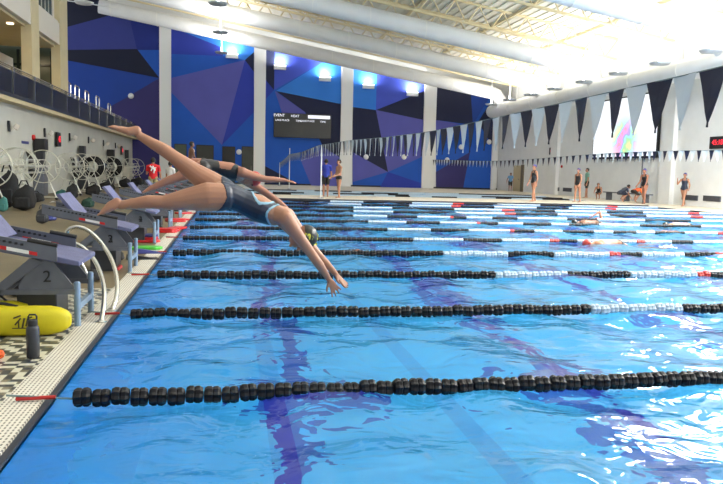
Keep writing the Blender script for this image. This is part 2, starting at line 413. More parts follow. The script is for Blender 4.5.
# header band under the roof on the back wall
hb = MB().prism([(-9.3, roofz(-9.3) - .1), (XW, roofz(XW) - .1), (XW, 8.45 * K), (-9.3, 8.45 * K + (XW + 9.3) * .158)], 'y', YW - .2, YW)
struct(hb.build('trim_15', M['white_paint']))
# small baseboard
struct(MB().box((-7.5, YW - .05, .02), (XW, YW - .041, .15)).build('baseboard_back', M['black']))

# right wall, roof
struct(MB().box((XW, -3, -.5), (XW + .3, YW + .4, 11)).build('wall_right', M['white_wall']))
struct(MB().prism([(-12, roofz(-12)), (XW + .3, roofz(XW + .3)), (XW + .3, roofz(XW + .3) + .2), (-12, roofz(-12) + .2)], 'y', -3, YW + .4).build('ceiling', M['roof']))
for i, y in enumerate((33.4, 46.5)):
    struct(MB().box((XW - .25, y - .5, .02), (XW, y + .5, roofz(XW) - .05)).build('trim_%d' % (16 + i), M['white_wall']))
# roof deck ribs
rb = MB()
for k_ in range(70):
    x = -11.5 + k_ * .48
    rb.prism([(x, roofz(x) - .06), (x + .16, roofz(x + .16) - .06), (x + .16, roofz(x + .16) - .005), (x, roofz(x) - .005)], 'y', 20, YW)
struct(rb.build('trim_18', M['roof']))

# ------------------------------------------------------------------ roof trusses and ducts
DY = [27.9, 39.2, 46.4, 54.0]
dn = ['nearest of the four, top right', 'second from the front', 'third from the front', 'farthest, along the blue wall']
def truss(y, lab, x0=-9.3, x1=XW - .1):
    t = thing('roof_truss', lab, 'roof truss', ((x0 + x1) / 2, y, roofz((x0 + x1) / 2) - .1), group='roof trusses')
    cx, cz = (x0 + x1) / 2, roofz((x0 + x1) / 2) - .1
    zt = lambda x: roofz(x) - .12 - cz; zb = lambda x: roofz(x) - 1.25 - cz
    for nm, zf in (('top_chord', zt), ('bottom_chord', zb)):
        m = MB()
        for s in (-.09, .05):
            m.prism([(x0 - cx, zf(x0)), (x1 - cx, zf(x1)), (x1 - cx, zf(x1) + .1), (x0 - cx, zf(x0) + .1)], 'y', s, s + .05)
        m.build(nm, M['truss'], t)
    n = 22; m = MB()
    for i in range(n):
        xa = x0 + (x1 - x0) * i / n; xb = x0 + (x1 - x0) * (i + .5) / n; xc = x0 + (x1 - x0) * (i + 1) / n
        m.tube([(xa - cx, 0, zt(xa)), (xb - cx, 0, zb(xb))], .04, 5); m.tube([(xb - cx, 0, zb(xb)), (xc - cx, 0, zt(xc))], .04, 5)
    m.build('web', M['truss'], t)
    return t
for i, y in enumerate([24.4, 27.9, 33.4, 39.2, 42.8, 46.4, 50.2, 54.0]):
    truss(y, 'cream steel roof truss, %s of eight under the sloped roof' % (ORD[i] if i < 7 else 'farthest'))
# purlins running along the hall
for i, x in enumerate((-4, 1, 6, 11, 16, 20.5)):
    struct(MB().box((x - .05, 18, roofz(x) - .2), (x + .05, YW, roofz(x) - .08)).build('trim_%d' % (19 + i), M['truss']))
HX = 21.4
for i, y in enumerate(DY):
    r = .5
    zc = lambda x: 10.16 * K + .5 - .158 * (x - 9)
    t = thing('air_duct', 'wide white round air duct sloping down to the right, ' + dn[i], 'air duct', (HX, y, 7))
    pts = [(x - HX, 0, zc(x) - 7) for x in np.linspace(-9.3, HX - .9, 26)]
    pts += [(-.55, 0, zc(HX - .9) - .12 - 7), (-.2, 0, zc(HX) - .4 - 7), (0, 0, zc(HX) - .9 - 7), (0, 0, 7.09 - 7)]
    MB().tube(pts, r, 24).build('duct_body', M['duct'], t, smooth=True)
    for x in np.arange(-8.5, HX - 1.2, 3.2):
        MB().tube([(x - HX - .03, 0, zc(x) - 7), (x - HX + .03, 0, zc(x) - 7)], r + .02, 24).build('collar', M['white_paint'], t)
t = thing('air_duct', 'big round white duct running the length of the right wall', 'air duct', (HX, 30, 6.55))
MB().tube([(0, y - 30, 0) for y in np.linspace(12, YW - 1.6, 20)] + [(0, YW - 31.45, 0)], .52, 28).build('duct_body', M['duct'], t, smooth=True)
for y in np.arange(14, YW - 2, 4.2):
    MB().tube([(0, y - 30.03, 0), (0, y - 29.97, 0)], .54, 28).build('collar', M['white_paint'], t)
    MB().tube([(.3, y - 30, .4), (.3, y - 30, roofz(HX + .3) - 6.56)], .02, 6).build('hanger', M['white_paint'], t)

# ------------------------------------------------------------------ uplights on rods (lamps shining up at the white roof), plus added fill lamps
def lamp(loc, power, size, col=(1, .975, .94), rot=(PI, 0, 0)):
    l = bpy.data.lights.new('lamp', 'AREA'); l.energy = power; l.size = size; l.color = col; l.shape = 'DISK'
    o = bpy.data.objects.new('lamp_light', l); C.objects.link(o); o.location = loc; o.rotation_euler = rot; return o
proto = None
def uplight(x, y, z, lab, power=900):
    global proto
    if proto is None:
        proto = thing('hanging_uplight', lab, 'light fixture', (x, y, z), group='uplights hanging from the roof')
        MB().lathe([(.05, -.06), (.42, -.04), (.5, .05), (.46, .06), (.38, .0), (.05, -.02)], n=24).build('reflector_dish', M['uplight'], proto, smooth=True)
        MB().lathe([(.14, 0.0), (.16, .03), (.14, .07)], n=16).build('lamp_head', M['lamp_glow'], proto)
        MB().tube([(0, 0, .05), (0, 0, 1.9)], .045, 8).build('rod', M['white_paint'], proto)
        o = proto
    else:
        o = copy_tree(proto); o.location = (x, y, z)
    o['label'] = lab
    lamp((x, y, z + .12), power, .7)
    return o
k_ = 0
for i in range(8):
    uplight(19.8, (29.8 + i * 4.02) * K, 7.45 * K, 'round uplight on a white rod above the right deck, %s of eight' % (ORD[i] if i < 7 else 'farthest'), 220)
for i, y in enumerate((41, 49.5, 58)):
    uplight(-.68, y * K, 10.53 * K, 'round uplight on a rod high near the second pilaster, %s of three' % ['nearest', 'middle', 'farthest'][i], 260)
NR = ['nearest', 'second', 'third', 'fourth']      # left and right rows go on above the near half; middle row is added
for i, y in enumerate((2, 9, 16, 23)):
    uplight(19.8, y, 6.7, 'round uplight of the right row above the near half of the pool, %s' % NR[i], 500)
    uplight(-.68, y, 9.48, 'round uplight of the left row above the near half of the pool, %s' % NR[i], 300)
for i, y in enumerate((3, 12, 21)): uplight(8, y, 9.48, 'added fill uplight in the middle above the near half of the pool, %s' % NR[i], 700)  # unseen row added to lighten the roof overhead and the water
for i, y in enumerate((3, 11, 19)):  # unseen lamps added to brighten the right side; the housings only give them bodies
    t = thing('fill_downlight', 'added wide fill downlight hanging above the near half of the pool, %s of three' % NR[i], 'added fill light', (15, y, 9.0), group='added fill downlights')
    MB().lathe([(1.6, -.02), (1.62, .12), (1.2, .22), (.1, .26)], (0, 0, .02), n=32).build('housing', M['white_paint'], t, smooth=False)
    MB().tube([(0, 0, .27), (0, 0, roofz(15) - 9.02)], .04, 8).build('rod', M['white_paint'], t)
    lamp((15, y, 8.97), 3000, 3., rot=(0, 0, 0))

# painted wall boxes
wl = [(232, 56), (280, 67.5), (325, 79), (368.5, 86.5), (412.5, 94)]
wp = None
for i, (x, y) in enumerate(wl):
    P = at(x, y, Y=YW - .2); lab = 'white box wall light glowing upward on the blue wall, %s from the left' % ['first', 'second', 'third', 'fourth', 'fifth'][i]
    if wp is None:
        wp = thing('wall_light', lab, 'wall light', P, group='box lights on the blue wall')
        bev(MB().box((-.48, -.12, -.17), (.48, .155, .13)).build('housing', M['white_paint'], wp), .02)
        MB().box((-.45, -.1, .13), (.45, .12, .16)).build('lens', M['lamp_glow'], wp)
        o = wp
    else: o = copy_tree(wp); o.location = P; o['label'] = lab
    lamp(P + Vector((0, -.25, .3)), 120, .5, (.95, .97, 1), (PI * .86, 0, 0))
for i, (x, y) in enumerate([(131, 96), (192, 151), (239, 152), (366, 157), (404, 157), (447, 160), (461, 147), (489, 142)]):
    P = at(x, y, Y=YW - .08)
    t = thing('wall_speaker', 'small round white fitting on the blue wall, %s from the left' % ['first', 'second', 'third', 'fourth', 'fifth', 'sixth', 'seventh', 'eighth'][i], 'wall fitting', P, group='round white wall fittings')
    MB().lathe([(.2, 0.03), (.22, -.04), (.17, -.12), (.08, -.14)], axis='y', n=16).build('dome', M['white_paint'], t, smooth=True)

# scoreboard
P0 = at(274, 112.5, Y=YW - .3); P1 = at(331, 139, Y=YW - .3)
sb = thing('scoreboard', 'long black scoreboard with white headings on the blue wall', 'scoreboard', ((P0.x + P1.x) / 2, YW - .3, (P0.z + P1.z) / 2))
wx, wz = (P1.x - P0.x) / 2, (P0.z - P1.z) / 2
bev(MB().box((-wx, 0, -wz), (wx, .25, wz)).build('cabinet', M['board'], sb), .03)
m = MB()
for r_ in range(5): m.box((-wx + .1, -.012, wz - .9 - r_ * .3), (wx - .1, -.002, wz - .88 - r_ * .3))
m.build('row_lines', M['black'], sb)
R90 = (PI / 2, 0, 0)
text('EVENT', .3, 'heading', 'board_text', sb, (-wx + .42, -.02, wz - .2), R90); text('HEAT', .27, 'heading', 'board_text', sb, (-wx + 1.7, -.02, wz - .22), R90)
MB().box((-wx + 2.75, -.015, wz - .36), (wx - .12, -.003, wz - .1)).build('name_strip', M['board_text'], sb)
text('LANE PLACE', .2, 'heading', 'board_text', sb, (-wx + .68, -.02, wz - .58), R90); text('TIME', .22, 'heading', 'board_text', sb, (-wx + 2., -.02, wz - .6), R90)
text('LANE PLACE', .2, 'heading', 'board_text', sb, (wx - 1.95, -.02, wz - .58), R90); text('TIME', .22, 'heading', 'board_text', sb, (wx - .7, -.02, wz - .6), R90)

# dark doors / openings in the second bay
for i, (x0, x1, y0, mm) in enumerate([(175, 186, 144.5, 'window_green'), (197, 213, 145.5, 'door_dark'), (223, 234.5, 147, 'black'), (242.5, 253.8, 147, 'door_dark')]):
    a = at(x0, y0, Y=YW - .06); c_ = at(x1, y0, Y=YW - .06)
    o = MB().box((a.x, YW - .08, .03), (c_.x, YW, a.z)).build('door_%d' % (1 + i), M[mm]); struct(o)
    fr = MB().box((a.x - .06, YW - .1, .03), (a.x, YW, a.z + .06)).box((c_.x, YW - .1, .03), (c_.x + .06, YW, a.z + .06)).box((a.x - .06, YW - .1, a.z), (c_.x + .06, YW, a.z + .06))
    fr.build('door_frame', M['black'], o)
    MB().tube([(c_.x - .2, YW - .14, 1.0), (c_.x - .2, YW - .14, 1.5)], .02, 6).build('door_handle', M['steel'], o)
# beige door on the right wall
a = at(514, 165, X=XW - .03); c_ = at(521.5, 165, X=XW - .03)
o = struct(MB().box((XW - .05, c_.y, .03), (XW, a.y, 2.1)).build('door_5', M['cream']))
MB().box((XW - .07, c_.y - .5, .03), (XW, c_.y, 2.15)).build('door_frame', M['deck'], o)
MB().tube([(XW - .1, c_.y + .2, 1.0), (XW - .1, c_.y + .4, 1.0)], .03, 6).build('door_handle', M['steel'], o)

# video screen
a = at(597, 101, X=XW - .1); c_ = at(656.5, 155, X=XW - .1)
cy, cz = (a.y + c_.y) / 2, (at(656.5, 97, X=XW - .1).z + c_.z) / 2 + .1
hyy, hzz = (a.y - c_.y) / 2, (a.z - c_.z) / 2 - .05
sc_ = thing('video_screen', 'large bright video screen with colourful picture on right wall', 'screen', (XW - .1, cy, cz))
MB().box((-.06, -hyy - .08, -hzz - .12), (.1, hyy + .08, hzz + .08)).build('screen_frame', M['black'], sc_)
MB().box((-.075, -hyy, -hzz), (-.061, hyy, hzz)).build('display', M['screen'], sc_)

# right wall clocks, vents, pipes
def clock(P, face, w_, h_, digits, lab, rz):
    t = thing('pace_clock', lab, 'clock', P, rz)
    bev(MB().box((-w_ / 2, 0, -h_ / 2), (w_ / 2, .1, h_ / 2)).build('case', M['board'], t), .015)
    text(digits, h_ * .6, 'digits', 'led_red', t, (0, -.012, -.0), R90)
    return t
clock(at(552, 151, X=XW - .12), 0, .95, .5, '45:1', 'small red digit clock on right wall left of the video screen', PI / 2 * -1)
clock(at(717.5, 142.5, X=XW - .12), 0, 1.15, .58, '45:18', 'large black clock with red digits at right edge of view', -PI / 2)
for i, (x, y) in enumerate([(555, 189), (567, 189.7), (689.5, 197.6), (711.5, 198.6)]):
    P = at(x, y, X=XW - .04)
    t = thing('wall_vent', 'grey louvred vent low on the right wall, %s from the left' % ['first', 'second', 'third', 'fourth'][i], 'vent', P, -PI / 2, group='louvred vents')
    w_ = .62
    MB().box((-w_, 0, -.13), (w_, .03, .13)).build('vent_frame', M['block_grey'], t)
    m = MB()
    for s in range(5): m.box((-w_ + .04, -.015, -.1 + s * .045), (w_ - .04, 0.0, -.085 + s * .045))
    m.build('louvres', M['charcoal'], t)
P = at(562, 166.5, X=XW)
tag(MB().lathe([(.1, 0), (.1, -.06), (.06, -.08)], axis='x', n=12).build('fire_bell', M['red_plastic'], loc=P), 'small red alarm bell on the right wall beside first girl', 'alarm')
P = at(643, 156, X=XW - .03); Q = at(642, 190, X=XW - .05)
tag(MB().tube([P, (P.x, P.y, .5)], .03, 6).build('conduit_pipe', M['block_grey']), 'thin grey conduit running down below the video screen', 'pipe')

# ------------------------------------------------------------------ left side: wall, balcony, upper storey
struct(MB().box((XL - .3, -3, -.3), (XL, YW, 3.3)).build('wall_left', M['left_wall']))
struct(MB().box((-14, -3, 3.3), (-7.14, YW, 3.5)).build('trim_25', M['cream']))
struct(MB().box((-7.139, -3, 3.44), (-7.12, YW, 3.56)).build('trim_26', M['navy_trim']))
gd = thing('balcony_railing', 'dark glass balcony guard with metal rails above left wall', 'railing', (-7.2, 30, 3.5))
for i in range(18):
    y0 = -20 + i * 2.6
    MB().box((0, y0 + .05, .04), (.02, y0 + 2.55, .82)).build('glass_panel', M['guard_glass'], gd)
    MB().box((-.04, y0 - .02, 0), (.05, y0 + .03, .98)).build('post', M['steel'], gd)
for z in (.84, .9, .97): MB().tube([(0, -20, z), (0, 26.8, z)], .016 if z < .95 else .028, 6).build('rail', M['steel'], gd)
# stair rail loops at the far end of the balcony
for i, (x, y) in enumerate([(66, 86), (75, 90), (85, 95), (96, 100), (108, 107)]):
    P = at(x, y, X=XL - .3)
    t = thing('handrail_loop', 'thin steel stair handrail loop on the balcony, %s from the left' % ['first', 'second', 'third', 'fourth', 'fifth'][i], 'handrail', (XL - .3, P.y, 3.5), group='balcony stair rails')
    h = P.z - 3.5 + .25
    MB().tube([(0, 0, 0), (0, 0, h - .1), (0, .1, h), (0, .9, h), (0, 1.0, h - .1), (0, 1.0, 0)], .03, 6).build('loop_tube', M['steel'], t)
# upper storey: fascia, beam, columns, recessed wall
UX = -7.2
struct(MB().box((UX - .4, 8, 6.38), (UX - .1, 33.2, 7.3)).build('trim_27', M['fascia']))
struct(MB().box((UX - .4, 8, 7.3), (UX - .14, 33.2, 7.38)).build('trim_28', M['fascia']))
wn = MB().box((UX - .4, 8, 7.38), (UX - .3, 33.2, 9.6)); o = struct(wn.build('window_1', M['fascia']))
for i in range(9):
    y0 = 27.3 + i * .55
    MB().box((UX - .29, y0, 7.4), (UX - .15, y0 + .16, 9.5)).build('window_frame', M['glass_dark'], o)
    MB().box((UX - .29, y0 + .16, 7.4), (UX - .25, y0 + .55, 9.5)).build('window_glass', mat('bright_glass', (.5, .7, .8), .2, emit=(.75, .9, 1), estr=1.0) if i == 0 else bpy.data.materials['bright_glass'], o)
struct(MB().box((-14, 8, 6.3), (UX - .3, 33.3, 6.5)).build('trim_29', M['cream']))
for i, (x0, x1) in enumerate(((34, 41.5), (62, 69.5), (-6, 2))):
    ya, yb = at(x0, 40, X=UX).y, at(x1, 40, X=UX).y
    struct(MB().box((UX - .45, ya, 3.5), (UX - .08, yb, 12)).build('trim_%d' % (30 + i), M['cream']))
struct(MB().box((-10.6, 8, 3.5), (-10.5, 34.2, 6.3)).build('wall_gallery', M['window_green']))
struct(MB().box((-14, 34.2, 3.5), (-7.7, 34.35, 9)).build('wall_end', M['window_green']))
m = MB()
for y in (22, 25, 28, 31.5, 33): m.box((-10.5, y, 3.5), (-10.4, y + .12, 6.3))
for z in (4.4, 5.6): m.box((-10.5, 20, z), (-10.42, 34.2, z + .1))
for x in (-10.2, -9.4, -8.6, -8.0): m.box((x, 34.1, 3.5), (x + .1, 34.2, 6.3))
m.box((-10.4, 34.12, 4.5), (-7.7, 34.2, 4.6)); m.box((-10.4, 34.12, 5.6), (-7.7, 34.2, 5.7))
o = struct(m.build('trim_33', M['glass_dark']))
ya, yb = at(21, 45, X=-9.3).y, at(33, 45, X=-9.3).y
struct(MB().box((-9.9, ya, 3.5), (-9.3, yb, 6.3)).build('wall_orange', M['orange_wall']))
ya, yb = at(-8, 60, X=-8.6).y, at(13, 60, X=-8.6).y
struct(MB().box((-8.8, ya, 3.5), (-8.6, yb, at(0, 52, X=-8.6).z)).build('wall_low', M['fascia']))
P = at(5, 28.5, X=-9); tag(MB().box((-.04, -.16, -.09), (.04, .16, .09)).build('exit_sign', M['exit_green'], loc=P), 'small glowing green exit sign on the upper gallery', 'sign')
P = at(10, 23.5, Z=6.27)
tag(MB().lathe([(.12, .02), (.12, -.02), (.08, -.03)], n=12).build('downlight', M['warm_glow'], loc=P), 'small warm downlight in gallery soffit above exit sign', 'light')
lamp((-9, 25, 6.2), 60, .6, (1, .75, .45), (0, 0, 0)); lamp((-9.1, 31, 6.2), 50, .6, (1, .8, .5), (0, 0, 0))
# white fixture high left near the top
P = at(84, 3, Y=40)
t = thing('hanging_uplight', 'white bracket fixture at the top left against navy wall', 'light fixture', P)
MB().lathe([(.05, -.06), (.42, -.04), (.5, .05), (.46, .06), (.05, -.02)], n=20).build('reflector_dish', M['white_paint'], t, smooth=True)
MB().tube([(0, 0, 0), (0, 0, 2.4)], .05, 8).build('rod', M['white_paint'], t); MB().tube([(-1.5, 0, .12), (1.6, 0, -.14)], .03, 6).build('arm', M['white_paint'], t)

# wall fixtures on the left wall
for i, (x, y) in enumerate([(8, 126), (44, 132.5), (69, 137), (88, 140), (103, 143), (115, 145.5)]):
    P = at(x, y, X=XL + .02)
    t = thing('wall_spotlight', 'small pale tilted wall lamp on left wall, %s from the left' % ['first', 'second', 'third', 'fourth', 'fifth', 'sixth'][i], 'wall lamp', P, group='tilted lamps on the left wall')
    MB().box((0, -.06, -.18), (.06, .06, .18)).build('bracket', M['charcoal'], t)
    o = bev(MB().box((-.05, -.24, -.1), (.12, .24, .1)).build('lamp_body', M['fascia'], t), .03); o.location = (.2, .15, 0); o.rotation_euler = (.0, .5, .25)
clock(at(59.5, 139.5, X=XL + .15), 0, .62, .62, '45', 'red digit clock on the left wall nearer the camera', PI / 2)
clock(at(122.5, 150.5, X=XL + .15), 0, .62, .62, '45', 'red digit clock at the far end of left wall', PI / 2)
P = at(32.5, 137.5, X=XL); tag(MB().lathe([(.11, 0), (.11, .08), (.07, .1)], axis='x', n=12).build('fire_alarm', M['red_plastic'], loc=P), 'small dark red fire alarm high on left wall', 'alarm')
P = at(25, 142.5, X=XL); tag(MB().box((0, -.45, -.05), (.02, .45, .05)).build('wall_sign', M['blue_plastic'], loc=P), 'thin blue sign strip on the left wall', 'sign')
def cabinet(px, ytop, w_, m1, lab, cap=None):
    Y_ = at(px, 185, X=XL + .3).y; h = at(px, ytop, X=XL + .3).z
    t = thing('equipment_tower', lab, 'equipment tower', (XL + .3, Y_, .02))
    bev(MB().box((-.28, -w_ / 2, 0), (.12, w_ / 2, h * .5)).build('cabinet_base', M[m1], t), .02)
    MB().box((-.2, -w_ * .32, h * .5), (.06, w_ * .32, h - .02)).build('mast', M['charcoal'], t)
    if cap: bev(MB().box((-.25, -w_ * .45, h * .78), (.16, w_ * .45, h)).build('speaker_head', M['black'], t), .02)
    return t
cabinet(43, 139.5, .6, 'block_grey', 'tall grey cabinet with black loudspeaker on top against left wall', True)
cabinet(84.5, 146, .7, 'charcoal', 'dark speckled tower panel between the storage reels')
cabinet(112, 150, .5, 'charcoal', 'thin dark tower with black box near the far clock', True)
cabinet(128, 150, .5, 'fascia', 'pale tower at the far end of left wall')

# lane line storage reels
def reel(px0, px1, lab, coil=None, X_=-6.35, R=.56):
    y0 = at(px0, 164, X=X_).y; y1 = at(px1, 164, X=X_).y; L_ = y1 - y0
    t = thing('storage_reel', lab, 'storage reel', (X_, y0, .02), group='lane line reels along the left wall')
    zc = 1.16
    for y in (0, L_):
        m = MB().ring((0, y, zc), R, .018, n=32); m.ring((0, y, zc), R * .42, .014, n=20)
        for k in range(6):
            a = k * PI / 3 + .2; m.tube([(0, y, zc), (R * math.cos(a), y, zc + R * math.sin(a))], .012, 5)
        m.build('wheel', M['reel'], t)
    MB().tube([(0, -.1, zc), (0, L_ + .1, zc)], .04, 8).build('axle', M['reel'], t)
    m = MB()
    for k in range(6):
        a = k * PI / 3 + .2; m.tube([(R * .42 * math.cos(a), 0, zc + R * .42 * math.sin(a)), (R * .42 * math.cos(a), L_, zc + R * .42 * math.sin(a))], .012, 5)
    m.build('drum_bars', M['reel'], t)
    for y in (-.08, L_ + .08):
        m = MB().tube([(-.4, y, .1), (0, y, zc), (.4, y, .1)], .025, 6); m.tube([(-.45, y, .1), (.45, y, .1)], .025, 6); m.build('leg_frame', M['reel'], t)
        for x in (-.4, .4): MB().lathe([(.05, -.02), (.05, .02)], (x, y, .05), 'y', 12).build('caster', M['black'], t)
    if coil:
        m = MB()
        for k in range(min(6, int(L_ / .13))):
            m.ring((0, .1 + k * .13, zc), R * (.55 + .25 * (k % 3) / 2), .055, n=18)
        m.build('coiled_line', M[coil], t)
    return t
reel(-10, 16, 'empty white storage reel at the left edge')
reel(19, 43, 'empty white storage reel beside the black loudspeaker tower')
reel(70, 82, 'white storage reel with black hose left of speckled tower')
reel(92, 104, 'storage reel wound with black and white lane line', 'float_black')
reel(112, 118, 'storage reel wound with dark line near far clock', 'float_black')
reel(130, 136, 'pale storage reel at the far end of left wall')
# hanging black hose coils
for i, (x, y) in enumerate([(74, 168), (31, 165)]):
    P = at(x, y, X=XL + .22)
    t = thing('hose_coil', ['black hose coil hanging by the speckled tower', 'black hose hanging beside the loudspeaker tower'][i], 'hose', P)
    MB().tube([(-.1, .05, .5), (0, 0, .2), (0, -.05, -.2), (0, .1, -.5), (0, .3, -.45), (0, .35, -.2)], .09, 8).build('hose_body', M['black'], t, smooth=True)

# ------------------------------------------------------------------ lane ropes
XS = -.84
RY = [3.947 + 2.25 * k for k in range(12)]
# float mesh: a ribbed barrel along X
def float_mesh(m, c=0., y=0., fins=8, r=.053, w=.098):
    prof = [(.35, 0), (.8, .04), (1., .22), (.97, .43), (.84, .5), (.97, .57), (1., .78), (.8, .96), (.35, 1)]
    n = fins * 2; vs = []
    for (q, h) in prof:
        for j in range(n):
            a = 2 * PI * j / n; rr = r * q * (1 if j % 2 == 0 else .84)
            vs.append((c + (h - .5) * w, y + rr * math.cos(a), rr * math.sin(a)))
    fs = [(i * n + j, i * n + (j + 1) % n, (i + 1) * n + (j + 1) % n, (i + 1) * n + j) for i in range(len(prof) - 1) for j in range(n)]
    fs += [tuple(range(n)), tuple(range((len(prof) - 1) * n, len(prof) * n))]
    return vs, fs
def xat(px, y): return at(px, 0, Y=y).x if False else None
def X_of(px, k):
    # where column px meets rope k
    yy = 300
    for _ in range(12):
        P = at(px, yy, Z=.03); 
        # adjust by difference
        d = P.y - RY[k]; P2 = at(px, yy - 1, Z=.03); yy -= (RY[k] - P.y) / max(P2.y - P.y, 1e-3) if P2.y > 0 else 0
        yy = max(185 + 0 * k, min(480, yy))
    return at(px, yy, Z=.03).x
B_, W_, R_ = 'float_black', 'float_white', 'float_red'
BREAKS = {0: [(None, B_)], 1: [(590, B_), (679, W_), (800, B_), (None, W_)],
 2: [(498, B_), (570, W_), (631, B_), (697, W_), (708, R_), (760, B_), (None, W_)],
 3: [(446, B_), (505, W_), (554, B_), (610, W_), (620, R_), (643, B_), (682, W_), (716, B_), (740, R_), (None, W_)],
 4: [(411, B_), (461, W_), (503, B_), (550, W_), (558, R_), (578, B_), (638, W_), (647, R_), (670, W_), (695, B_), (None, W_)],
 5: [(386, B_), (430, W_), (467, B_), (509, W_), (516, R_), (534, B_), (563, W_), (592, B_), (614, W_), (637, B_), (656, W_), (686, B_), (718, W_), (None, R_)],
 6: [(367, B_), (405, W_), (438, B_), (475, W_), (481, R_), (497, B_), (523, W_), (552, B_), (569, W_), (600, B_), (640, W_), (700, B_), (None, W_)],
 7: [(352, B_), (387, W_), (416, B_), (449, W_), (455, R_), (468, B_), (493, W_), (517, B_), (568, W_), (597, B_), (646, W_), (690, B_), (None, W_)]}
fmesh = {}
for c_ in (B_, W_, R_):
    vs, fs = float_mesh(None); me = bpy.data.meshes.new('float_' + c_); me.from_pydata(vs, [], fs); me.materials.append(M[c_]); fmesh[c_] = me
lane_names = ORD
for k, y in enumerate(RY):
    br = BREAKS.get(k)
    if br: seq = [(X_of(p, k) if p else 99, c_) for p, c_ in br]
    else:
        seq = []; x = XS; a = [B_, W_, B_, W_, R_, B_, W_, B_, W_, R_, W_]; ln = [5, 1.4, 2.2, 1.8, .5, 1.6, 2, 1.5, 1.8, .5, 9]
        for c_, l_ in zip(a, ln): x += l_ * (.9 + .2 * ((k * 7) % 5) / 5); seq.append((x, c_))
        seq[-1] = (99, W_)
    lab = 'lane rope floating across the pool, %s to the camera' % ORD[k]
    if k == 0: lab = 'all black lane rope in front, nearest to the camera'
    t = thing('lane_rope', lab, 'lane rope', (XS, y, .03), group='lane ropes across the pool')
    MB().tube([(XE - .22 - XS, 0, .03), (0, 0, 0)], .006, 5).build('end_cable', M['cable'], t)
    MB().tube([(XG + .07 - XS, 0, .008), (XE + .03 - XS, 0, .012)], .011, 6).build('anchor_strap', M['rope_red'], t)
    MB().tube([(0, 0, 0), (XR - XS, 0, 0)], .006, 4).build('cable', M['cable'], t)
    n = int((XR - XS - .2) / .1); n_part = 100 if k < 4 else 0; rest = MB(); rng = random.Random(k)
    for i in range(n):
        x = .05 + i * .1; col = next(c_ for (xe, c_) in seq if x + XS < xe)
        dz = rng.uniform(-.008, .008); dy = rng.uniform(-.006, .006)
        if i < n_part:
            o = bpy.data.objects.new('float', fmesh[col]); C.objects.link(o); o.parent = t; o.location = (x, dy, dz); o.rotation_euler = (rng.uniform(0, 3), rng.uniform(-.08, .08), rng.uniform(-.14, .14))
            if col != B_: o['label'] = {W_: 'white float', R_: 'red float'}[col]
        else:
            vs, fs = float_mesh(None, x, dy, fins=8 if k < 4 else 4, r=.049 if k < 4 else .042); rest.add(vs, fs, M[col])
    o = rest.build('floats', parent=t)
    tag(o, kind='stuff')
# ropes in the far pool
for k, y in enumerate((36.0, 38.2, 40.4, 42.6)):
    t = thing('lane_rope', 'short-looking lane rope in the strip of water beyond the walkway, %s' % ['nearest', 'second', 'third', 'farthest'][k], 'lane rope', (XS, y, .03), group='lane ropes in the far pool')
    MB().tube([(0, 0, 0), (XR - XS, 0, 0)], .01, 4).build('cable', M['cable'], t); m = MB(); x = .05; i = 0; rng = random.Random(40 + k); run = 0; col = B_
    while x < XR - XS - .1:
        if run <= 0: col = rng.choice([B_, W_, W_, B_, W_, W_, B_]); run = rng.randint(8, 24)
        vs, fs = float_mesh(None, x, 0, fins=4, r=.055); m.add(vs, fs, M[col]); x += .1; run -= 1
    tag(m.build('floats', parent=t), kind='stuff')

# ------------------------------------------------------------------ pennant strings
def pennant(w_, h_):
    me = bpy.data.meshes.new('pennant')
    vs = []; n = 5
    for j in range(n):
        v = j / (n - 1); ww = w_ / 2 * (1 - v)
        for s in (-1, 0, 1): vs.append((.012 * math.sin(v * 5 + s) * v + .006 * s * v, s * ww, -h_ * v))
    fs = []
    for j in range(n - 1):
        for s in range(2): fs.append((j * 3 + s, j * 3 + s + 1, (j + 1) * 3 + s + 1, (j + 1) * 3 + s))
    vs2 = [(x + .004, y, z) for x, y, z in vs]; k = len(vs)
    fs = fs + [tuple(a + k for a in f[::-1]) for f in fs]
    me.from_pydata(vs + vs2, [], fs); return me
pm = {}
for c_ in ('pennant_navy', 'pennant_white'):
    me = pennant(.335, .455); me.materials.append(M[c_]); pm[c_] = me
def flags(lab, X_, zfun, y0, y1, pitch, order):
    t = thing('pennant_string', lab, 'pennant string', (X_, y0, zfun(y0)))
    z0 = zfun(y0)
    MB().tube([(0, y - y0, zfun(y) - z0) for y in np.linspace(y0, y1, 80)], .006, 5).build('cord', M['cable'], t)
    ys = np.arange(y0 + .2, y1 - .2, pitch); rest = MB(); rng = random.Random(3)
    for i, y in enumerate(ys):
        c_ = 'pennant_navy' if i % 2 == 0 else 'pennant_white'
        if i < 100:
            o = bpy.data.objects.new('pennant', pm[c_]); C.objects.link(o); o.parent = t; o.location = (0, y - y0, zfun(y) - z0)
            o.rotation_euler = ((zfun(y + .1) - zfun(y - .1)) / .2 * .9, rng.uniform(-.06, .06), rng.uniform(-.12, .12)); o['label'] = 'navy pennant' if i % 2 == 0 else 'white pennant'
            if order: o.scale = (1, .85, .85)
        else:
            vs = [(0, y - y0 - .165, zfun(y) - z0), (0, y - y0 + .165, zfun(y) - z0), (0, y - y0, zfun(y) - z0 - .455), (.004, y - y0 - .165, zfun(y) - z0), (.004, y - y0 + .165, zfun(y) - z0), (.004, y - y0, zfun(y) - z0 - .455)]
            rest.add(vs, [(0, 1, 2), (5, 4, 3)], M[c_])
    if rest.v: tag(rest.build('pennants', parent=t), kind='stuff')
def zA(y):
    pts = [(0, 2.55), (5.69, 2.42), (10.25, 2.355), (14.3, 2.32), (18.5, 2.38), (24.4, 2.52), (33.4, 2.62), (41, 2.48), (50, 2.5), (55, 2.2), (60, 1.95), (70, 1.9)]
    return K * float(np.interp(y / K, [p[0] for p in pts], [p[1] for p in pts]))
